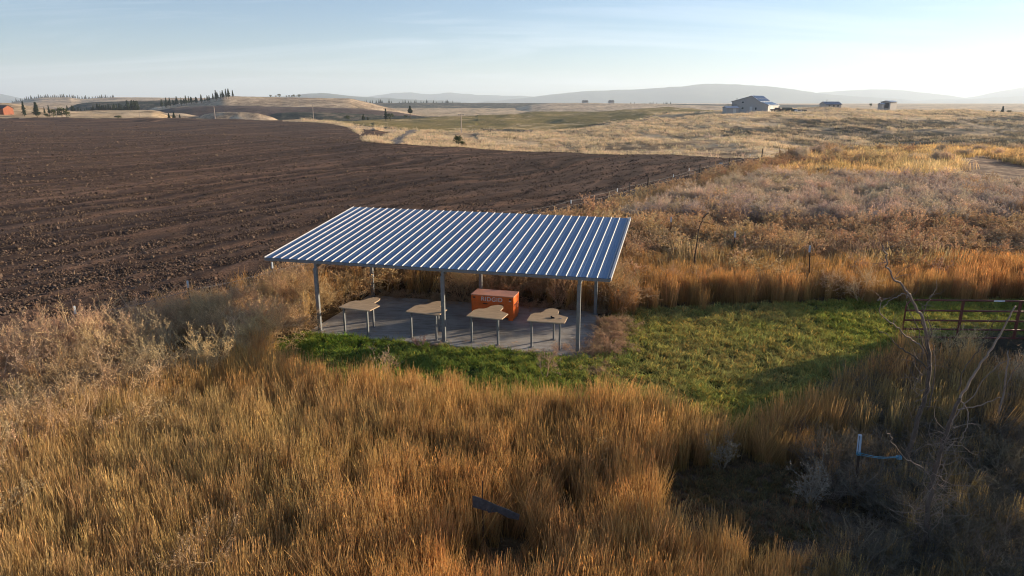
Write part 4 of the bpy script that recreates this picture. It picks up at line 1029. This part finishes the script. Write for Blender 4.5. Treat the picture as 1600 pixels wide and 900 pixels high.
def turf(seed, nb=46, h=.13, sp=.13):
    r = random.Random(seed); q = RB()
    for _ in range(nb):
        x, y = r.uniform(-sp, sp), r.uniform(-sp, sp); hh = h * r.uniform(.4, 1.2); a = r.uniform(0, 2 * pi); d = Vector((cos(a), sin(a), 0)); side = Vector((-sin(a), cos(a), 0)); k = r.uniform(.6, 1.3)
        dry = r.random() < .18; c = (k * (1.9 if dry else 1), k * (1.2 if dry else 1), k)
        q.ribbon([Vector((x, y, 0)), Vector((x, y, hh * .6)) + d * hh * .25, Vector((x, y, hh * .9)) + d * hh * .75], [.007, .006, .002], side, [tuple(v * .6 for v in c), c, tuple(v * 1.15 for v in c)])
    return q
def lib(name, meshes):
    c = bpy.data.collections.new(name)
    for i, me in enumerate(meshes):
        o = bpy.data.objects.new('%s_%d' % (name, i), me); c.objects.link(o)
    return c
def scatter(name, label, cat, P3, rot, scl, tint, pick, coll):
    me = bpy.data.meshes.new(name); n = len(P3); me.vertices.add(n); me.vertices.foreach_set('co', np.asarray(P3, np.float32).ravel())
    for nm, tp, dat in (('rot', 'FLOAT_VECTOR', rot), ('scl', 'FLOAT_VECTOR', scl), ('tint', 'FLOAT_COLOR', np.concatenate([tint, np.ones((n, 1))], 1))):
        a = me.attributes.new(nm, tp, 'POINT'); a.data.foreach_set('vector' if tp == 'FLOAT_VECTOR' else 'color', np.asarray(dat, np.float32).ravel())
    a = me.attributes.new('pick', 'INT', 'POINT'); a.data.foreach_set('value', np.asarray(pick, np.int32))
    o = bpy.data.objects.new(name, me); col.objects.link(o); tag(o, label, cat, kind='stuff')
    ng = bpy.data.node_groups.new(name, 'GeometryNodeTree')
    ng.interface.new_socket('Geometry', in_out='INPUT', socket_type='NodeSocketGeometry'); ng.interface.new_socket('Geometry', in_out='OUTPUT', socket_type='NodeSocketGeometry')
    gi = ng.nodes.new('NodeGroupInput'); go = ng.nodes.new('NodeGroupOutput'); ip = ng.nodes.new('GeometryNodeInstanceOnPoints'); ci = ng.nodes.new('GeometryNodeCollectionInfo')
    ci.inputs['Collection'].default_value = coll; ci.inputs['Separate Children'].default_value = True; ci.inputs['Reset Children'].default_value = True
    ip.inputs['Pick Instance'].default_value = True
    def attr(nm, dt):
        x = ng.nodes.new('GeometryNodeInputNamedAttribute'); x.data_type = dt; x.inputs['Name'].default_value = nm; return [s for s in x.outputs if s.enabled and s.name == 'Attribute'][0]
    e2r = ng.nodes.new('FunctionNodeEulerToRotation'); ng.links.new(attr('rot', 'FLOAT_VECTOR'), e2r.inputs[0]); ng.links.new(e2r.outputs[0], ip.inputs['Rotation'])
    ng.links.new(attr('scl', 'FLOAT_VECTOR'), ip.inputs['Scale']); ng.links.new(attr('pick', 'INT'), ip.inputs['Instance Index'])
    ng.links.new(gi.outputs[0], ip.inputs['Points']); ng.links.new(ci.outputs[0], ip.inputs['Instance']); ng.links.new(ip.outputs[0], go.inputs[0])
    md = o.modifiers.new('scatter', 'NODES'); md.node_group = ng
    return o
def jit(n, tilt): return np.stack([RNG.normal(0, tilt, n), RNG.normal(0, tilt, n), RNG.uniform(0, 2 * pi, n)], 1)

# candidate places, denser near the camera
def candidates(n, ymin, ymax, pw, u0=-.93, u1=.93):
    t = RNG.random(n); y = ((ymax ** (1 + pw) - ymin ** (1 + pw)) * t + ymin ** (1 + pw)) ** (1 / (1 + pw))
    u = RNG.uniform(u0, u1, n); return u * y, y
def pxy(x, y): return 800 + (x / np.maximum(y * .9645 + .264 * CH, 1)) * F
def on_slab(x, y, m=.0):
    u, v = w2s(x, y); return (u > SLAB0 - m) & (u < SLAB1 + m) & (v > SLABF - m) & (v < SLABB + m)
def open_ground(x, y):                                # tall growth stands here
    return ~inpoly(x + .6 * fbm(x, y, .8, 3, 303), y + np.where(y > 22, 1.1, .35) * fbm(x, y, .8, 3, 304), LAWN) & (~inpoly(x + .4 * fbm(x, y, .8, 3, 305), y + .4 * fbm(x, y, .8, 3, 306), PATCH) | (vnoise(x * 1.7, y * 1.7, 308) > .72)) & (~inpoly(x + .8 * fbm(x, y, 2, 2, 311), y + 1.5 * fbm(x, y, 2, 2, 312), TRACK) | (vnoise(x * .9, y * .35, 313) > .86)) & ~on_slab(x, y, .12) & (fside(x, y) < np.where(y > 38, -1.1, .7) + .5 * fbm(x, y, 2, 2, 61)) & (y < 122)
def weights(x, y):
    """shares of golden grass, tan branching weeds, grey-purple brush"""
    s = -fside(x, y); px = pxy(x, y); n1 = fbm(x, y, 4, 3, 71); n2 = fbm(x, y, 11, 3, 73)
    gold = np.ones_like(x) * .15; tan = np.zeros_like(x); grey = np.zeros_like(x)
    front = y < 22.5
    belt = np.clip((6.0 + 2.0 * n1 - s) / 1.2, 0, 1)
    gold = np.where(front, 1 - .93 * belt, gold); tan = np.where(front, belt + .008, tan)
    lower = front & (x < -2) & (y < 14); tan = np.where(lower, np.maximum(tan, np.clip(-.12 + .6 * n1 + (-x - 3.5) * .08, 0, .32)), tan)
    rb = np.clip((px - 1265 + 60 * n1) / 60, 0, 1) * (y < 19)
    rb2 = np.clip((x - 13.2 + n1) / 1.0, 0, 1) * (y < 24) * (y > 14)
    grey = np.where(front, np.maximum(rb * .8, rb2), grey); gold = np.where(front, gold * (1 - .62 * rb) * (1 - .8 * rb2), gold); tan = np.where(front & (rb > .5), .02, tan); tan = np.where(front & (px > 1080) & (y < 14), 0, tan)
    mid = ~front
    gs = (y < 29.5 + 1.5 * n2) & (x > 5.0) & mid
    ts = mid & ~gs & (y < 38 + 4 * n2)
    ks = mid & ~gs & ~ts & (y < 60 + 9 * n2 - 5 * np.clip((px - 1300) / 200, -1, 1)) & (px > 940)
    fg = mid & ~gs & ~ts & ~ks
    gold = np.where(gs, .95, gold); tan = np.where(gs, .10, tan)
    tan = np.where(ts, 1.0, tan); gold = np.where(ts, np.clip(.2 + n1 * .8, .0, .6), gold)
    grey = np.where(ks, .85, grey); gold = np.where(ks, np.clip(.3 + n1 * .9, 0, .7), gold); tan = np.where(ks, np.clip(.4 + 1.4 * n2, .1, .95), tan)
    gold = np.where(fg, np.clip(1.0 + n2, .4, 1), gold); tan = np.where(fg, np.clip(.02 - 1.0 * n2, 0, .5), tan); grey = np.where(fg, np.clip(-.2 - n1 * .7, 0, .3), grey)
    nf = mid & (s < 4.5 + 2 * n1); tan = np.where(nf, 1.0, tan); gold = np.where(nf, .15, gold); grey = np.where(nf, 0, grey)
    return gold, tan, grey
def shade_mix(x, y, A, B, C, s=3.0, sd=81):
    a = np.clip(.5 + .9 * fbm(x, y, s, 3, sd), 0, 1)[:, None]; b = np.clip(.5 + 1.1 * fbm(x, y, s * 2.7, 2, sd + 5), 0, 1)[:, None]
    c = np.array(A) * a + np.array(B) * (1 - a); return c * (1 - .55 * b) + np.array(C) * .55 * b
def lean(x, y, k=.28):
    return np.stack([k * fbm(x, y, 3.0, 2, 201), k * fbm(x, y, 2.6, 2, 207) + .06, np.zeros(len(x))], 1)
def build(name, label, cat, x, y, s, tint, nvar, coll, tilt=.07, zoff=0, sxy=None, far=None):
    n = len(x); z = height(x, y) + zoff
    sxy = s if sxy is None else sxy
    tint = tint * RNG.uniform(.78, 1.22, (n, 1)) * RNG.uniform(.94, 1.06, (n, 3))
    pk = RNG.integers(0, nvar, n)
    if far: pk = np.where(y + RNG.normal(0, 2.5, n) > far[0], nvar + RNG.integers(0, far[1], n), pk)
    return scatter(name, label, cat, np.stack([x, y, z], 1), jit(n, tilt) + lean(x, y), np.stack([sxy, sxy, s], 1), tint, pk, coll)
def clear_stake(x, y): return (1 - .72 * (np.hypot((x - 6.15) / .55, (y - 10.5) / 1.0) < 1)) * (1 - .55 * (np.hypot((x + .15) / .8, (y - 9.2) / .75) < 1))
def clear_gate(x, y): return 1 - .78 * np.clip((x - 11.6) / .8, 0, 1) * np.clip((y - 17.3) / .8, 0, 1) * (y < 22.6)

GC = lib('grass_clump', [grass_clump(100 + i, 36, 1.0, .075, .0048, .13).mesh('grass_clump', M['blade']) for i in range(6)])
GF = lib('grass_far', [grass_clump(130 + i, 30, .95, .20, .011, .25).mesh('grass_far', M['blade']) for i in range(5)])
x, y = candidates(33000, 7.4, 30, .55); g_, t_, k_ = weights(x, y); k = open_ground(x, y) & (RNG.random(len(x)) < g_ * np.clip(1.25 + 1.9 * fbm(x, y, 1.1, 3, 211), .12, 1)) & (x > -22)
x, y = x[k], y[k]
px = pxy(x, y)
tint = shade_mix(x, y, (.74, .42, .165), (.54, .27, .095), (.52, .38, .15), 1.8)
lf = np.clip((-x - 1) / 6, 0, 1)[:, None] * (y < 15)[:, None]; tint = tint * (1 - .6 * lf) + np.array((.56, .42, .20)) * .6 * lf
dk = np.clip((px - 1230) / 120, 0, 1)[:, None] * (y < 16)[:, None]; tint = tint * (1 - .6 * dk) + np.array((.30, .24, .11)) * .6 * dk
s = RNG.uniform(.75, 1.12, len(x)) * (1 + .22 * fbm(x, y, 2.5, 3, 91))
d_p = np.clip((px - 1050) / 200, 0, 1) * (y < 13.5); s = s * (1 - .35 * d_p) * clear_gate(x, y) * clear_stake(x, y)
s = s * np.where(inpoly(x, y, PATCH), .5, 1)
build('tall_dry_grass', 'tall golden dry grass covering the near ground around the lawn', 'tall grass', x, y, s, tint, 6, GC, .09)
x, y = candidates(15000, 28, 124, .1, -.1, .93); g_, t_, k_ = weights(x, y); k = open_ground(x, y) & (RNG.random(len(x)) < g_); x, y = x[k], y[k]
tint = shade_mix(x, y, (.74, .53, .25), (.60, .39, .18), (.74, .61, .36), 5)
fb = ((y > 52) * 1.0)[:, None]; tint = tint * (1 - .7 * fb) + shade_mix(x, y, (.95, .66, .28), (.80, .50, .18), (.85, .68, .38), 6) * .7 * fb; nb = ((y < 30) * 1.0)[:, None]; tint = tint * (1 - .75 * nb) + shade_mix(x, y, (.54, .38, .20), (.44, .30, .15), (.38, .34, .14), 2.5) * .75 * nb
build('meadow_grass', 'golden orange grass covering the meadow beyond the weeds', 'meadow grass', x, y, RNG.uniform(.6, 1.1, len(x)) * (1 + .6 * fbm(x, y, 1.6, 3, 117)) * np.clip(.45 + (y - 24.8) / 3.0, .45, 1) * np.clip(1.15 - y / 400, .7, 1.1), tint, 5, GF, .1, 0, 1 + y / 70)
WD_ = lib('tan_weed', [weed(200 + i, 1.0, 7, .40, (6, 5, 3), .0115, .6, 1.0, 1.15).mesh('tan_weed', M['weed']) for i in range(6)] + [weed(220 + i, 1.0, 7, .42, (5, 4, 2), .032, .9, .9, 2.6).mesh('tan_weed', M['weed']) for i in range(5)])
x, y = candidates(24000, 8.5, 112, -.05); g_, t_, k_ = weights(x, y); k = open_ground(x, y) & (RNG.random(len(x)) < t_ * np.clip(.40 + 14 / y, 0, 1) * np.clip(.9 + 2.0 * fbm(x, y, 1.6, 2, 221), .1, 1)) & (x > -24); x, y = x[k], y[k]
tint = shade_mix(x, y, (.70, .49, .31), (.46, .30, .18), (.62, .48, .26), 1.6)
build('tan_weeds', 'dry tan branching weeds standing in thickets round the shelter and field edge', 'weeds', x, y, RNG.uniform(.7, 1.25, len(x)) * (1 + .25 * fbm(x, y, 3, 2, 93)), tint, 6, WD_, .12, 0, RNG.uniform(.9, 1.4, len(x)) * (1 + y / 160), (27, 5))
KO = lib('brush_weed', [weed(300 + i, .8, 11, .45, (6, 5, 2), .008, .4).mesh('brush_weed', M['weed']) for i in range(5)] + [weed(320 + i, .95, 17, .20, (6, 4, 2), .022, .7, 1.8, 2.2).mesh('brush_weed', M['weed']) for i in range(5)])
x, y = candidates(16000, 8.5, 112, .15, -.2, .93); g_, t_, k_ = weights(x, y); k = open_ground(x, y) & (RNG.random(len(x)) < k_ * np.where(y < 21, .8, 1)); x, y = x[k], y[k]
tint = shade_mix(x, y, (.74, .59, .47), (.48, .38, .31), (.80, .64, .45), 3)
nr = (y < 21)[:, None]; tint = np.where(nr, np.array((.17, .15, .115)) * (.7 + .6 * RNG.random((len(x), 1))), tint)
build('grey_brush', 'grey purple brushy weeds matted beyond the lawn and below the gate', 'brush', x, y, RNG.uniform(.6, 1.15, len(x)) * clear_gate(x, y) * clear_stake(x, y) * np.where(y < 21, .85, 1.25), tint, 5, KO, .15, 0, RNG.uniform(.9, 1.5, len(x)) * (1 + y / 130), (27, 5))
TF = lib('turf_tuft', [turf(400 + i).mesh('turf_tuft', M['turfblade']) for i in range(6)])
x, y = candidates(16500, 14.0, 27, .3, -.5, .93); k = inpoly(x, y, LAWN) & ~on_slab(x, y, .05); x, y = x[k], y[k]
tint = shade_mix(x, y, (.23, .30, .055), (.35, .37, .09), (.44, .37, .15), 1.1)
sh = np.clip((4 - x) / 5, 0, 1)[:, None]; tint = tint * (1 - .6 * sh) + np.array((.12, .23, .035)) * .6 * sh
build('lawn_grass', 'short green grass of the mown patch beside the shelter', 'lawn grass', x, y, RNG.uniform(.5, 1.25, len(x)) * (1 + .5 * fbm(x, y, 1.2, 3, 95)), tint, 6, TF, .15, 0, RNG.uniform(.8, 1.5, len(x)))
x, y = candidates(7000, 9, 15, 0, .0, .75); k = inpoly(x, y, PATCH) & (fbm(x, y, 1.0, 3, 97) > -.25); x, y = x[k], y[k]
build('sparse_grass', 'sparse dull green grass on the bare dirt patch', 'sparse grass', x, y, RNG.uniform(.3, .8, len(x)), shade_mix(x, y, (.15, .14, .06), (.26, .20, .12), (.24, .19, .10), 1), 6, TF, .25)
# tussocks and low scrub on the slopes beyond
t = RNG.random(60000); y = 112 * (420 / 112) ** t; x = RNG.uniform(-.3, .9, len(y)) * y; zz = zone(x, y); nn = fbm(x, y, 14, 4, 111)
k = ((zz == 2) | (zz == 3) | (zz == 9)) & (RNG.random(len(y)) < np.clip(.5 + 1.4 * nn, .05, 1) * np.where(zz == 3, .55, 1)); x, y, zz, nn = x[k], y[k], zz[k], nn[k]
dkm = (RNG.random(len(x)) < np.where(zz == 3, .6, .05))[:, None]  # mostly dark on the hillside zone, its shade put into their tint
tint = np.where(dkm, np.array((.16, .14, .10)), np.array((.86, .68, .44)) * np.where(zz == 3, .75, 1)[:, None])
sz = RNG.uniform(.35, .8, len(x))
build('hillside_tussocks', 'pale straw tussocks and low scrub darkened as if shaded, dotting the far slopes', 'tussocks', x, y, sz, tint, 5, GF, .15, -.05, RNG.uniform(1.6, 3.6, len(x)) * (y / 200) ** .5)
# low matted litter of dead weeds round the slab
WL = lib('dead_mat', [weed(500 + i, .55, 9, 1.3, (4, 4, 3), .012, .6, .2).mesh('dead_mat', M['weed']) for i in range(4)])
n = 520; a = RNG.random(n)
u = np.where(a < .55, RNG.normal(SLAB1 + .40, .30, n), RNG.uniform(0, SLAB1, n)); v = np.where(a < .55, RNG.uniform(-1.6, 3.4, n), np.where(a < .8, SLABB + RNG.normal(.1, .22, n), SLABF - .1 + RNG.normal(0, .16, n)))
kk = ~((a >= .8) & (u < 3.6)); u, v = u[kk], v[kk]; x, y = s2w(u, v)
build('dead_weed_litter', 'pinkish tan matted dead weeds heaped along the slab edges', 'dead weeds', x, y, RNG.uniform(.3, .75, len(x)) * np.where(v < 0, .35, 1) * .8, shade_mix(x, y, (.60, .43, .30), (.46, .31, .20), (.5, .38, .24), 1), 4, WL, .3, 0.0, RNG.uniform(.4, .8, len(x)) * np.where(v < 0, .6, 1))
# wind-blown straw on the slab
n = 340; u = RNG.uniform(SLAB0 + .1, SLAB1 - .1, n); v = np.clip(np.where(RNG.random(n) < .7, SLABF + np.abs(RNG.normal(0, .5, n)), SLABB - np.abs(RNG.normal(0, .4, n))), SLABF + .05, SLABB - .6); x, y = s2w(u, v)
tn_ = shade_mix(x, y, (.62, .48, .30), (.46, .34, .2), (.5, .4, .26), 1); sz = RNG.uniform(.3, .9, n)
SW = lib('straw', [turf(450 + i, 5, .2, .12).mesh('straw', M['turfblade']) for i in range(4)])
scatter('blown_straw', 'loose dry straw blown across the concrete slab', 'straw', np.stack([x, y, np.full(n, .055)], 1), np.stack([RNG.choice([-1.45, 1.45], n), RNG.normal(0, .1, n), RNG.uniform(0, 6.3, n)], 1), np.stack([sz, sz * .25, sz], 1), tn_, RNG.integers(0, 4, n), SW)
# clods of soil on the ploughed field
def clod(seed):
    bm = bmesh.new(); bmesh.ops.create_icosphere(bm, subdivisions=1, radius=1); r = random.Random(seed)
    for v in bm.verts: v.co *= r.uniform(.6, 1.15); v.co.z *= .7
    me = bpy.data.meshes.new('clod'); bm.to_mesh(me); bm.free(); me.materials.append(M['clod']); return me
m, nt = newmat('soil_clod'); t_a = N(nt, 'ShaderNodeAttribute', attribute_type='INSTANCER', attribute_name='tint'); finish(nt, t_a.outputs['Color'], .95, 0, None, spec=.1); M['clod'] = m
CL = lib('clod', [clod(i) for i in range(5)])
t = RNG.random(430000); y = 17 * (290 / 17) ** t; x = RNG.uniform(-1.05, .55, len(y)) * y
k = (zone(x, y) == 1) & (RNG.random(len(y)) < np.clip(1.25 - y / 260, 0, 1)) & (RNG.random(len(y)) < .62 + .9 * fbm(x, y, 1.7, 2, 99) + .35 * np.sin((-.866 * x + .5 * y + 5 * fbm(x, y, 50, 2, 77)) * 2 * pi / 5.5)); x, y = x[k], y[k]; n = len(x)
d = np.hypot(x, y); sz = (RNG.gamma(1.7, .0105, n) + .010) * (1 + d / 100)
tint = np.array((.095, .065, .047)) * RNG.uniform(.5, 1.8, (n, 1)); lt = RNG.random(n) < .06; tint[lt] = (.24, .165, .10)
z = height(x, y)
scatter('soil_clods', 'dark brown clods strewn over the ploughed field', 'soil clods', np.stack([x, y, z + .02], 1), jit(n, .8), np.stack([sz, sz, sz], 1), tint, RNG.integers(0, 5, n), CL)

# single dry plants that stand out
for i, (px, py, hgt, lb, src, tn) in enumerate([(1128, 735, .62, 'dry pale weed standing alone on the shaded dirt patch', 500, (.34, .28, .19)), (852, 592, .85, 'single dry stalk rising from the lawn before the slab', 206, (.48, .33, .22)),
        (655, 545, .42, 'small pinkish dry weed at the slab edge under the second bench', 204, (.52, .34, .27)), (1262, 790, .7, 'bushy grey dry weed at the far side of the dirt patch', 301, (.32, .27, .2)),
        (598, 600, .95, 'bare dry stalk in the dark grass before the first bench', 203, (.5, .36, .22)), (1550, 415, 1.0, 'round grey tumbleweed resting above the golden grass', 302, (.40, .33, .28))]):
    x, y = un(px, py); q = weed(900 + i, hgt, 5 if src < 300 else 10, .35, (5, 4, 3) if src < 400 else (4, 4, 3), .014); 
    m, nt = newmat('single_weed'); finish(nt, tn, .9, 0, None, spec=.1)
    me = q.mesh('dry_weed', m); o = link('dry_weed', me, None, None, (x, y, gz(x, y))); tag(o, lb, 'dry weed')

# ------------------------------------------------------------------ air
m, nt = newmat('haze_air'); vp = N(nt, 'ShaderNodeVolumePrincipled', inp={'Density': 1.3e-4, 'Anisotropy': .2}); vp.inputs['Color'].default_value = (.71, .85, 1, 1)
o_ = N(nt, 'ShaderNodeOutputMaterial'); nt.links.new(vp.outputs[0], o_.inputs['Volume'])
hz = MB().box(-16000, 16000, -14500, 16000, -170, 420).build('haze', m); tag(hz, kind='stuff')
hz['label'] = 'thin pale blue haze filling the air'
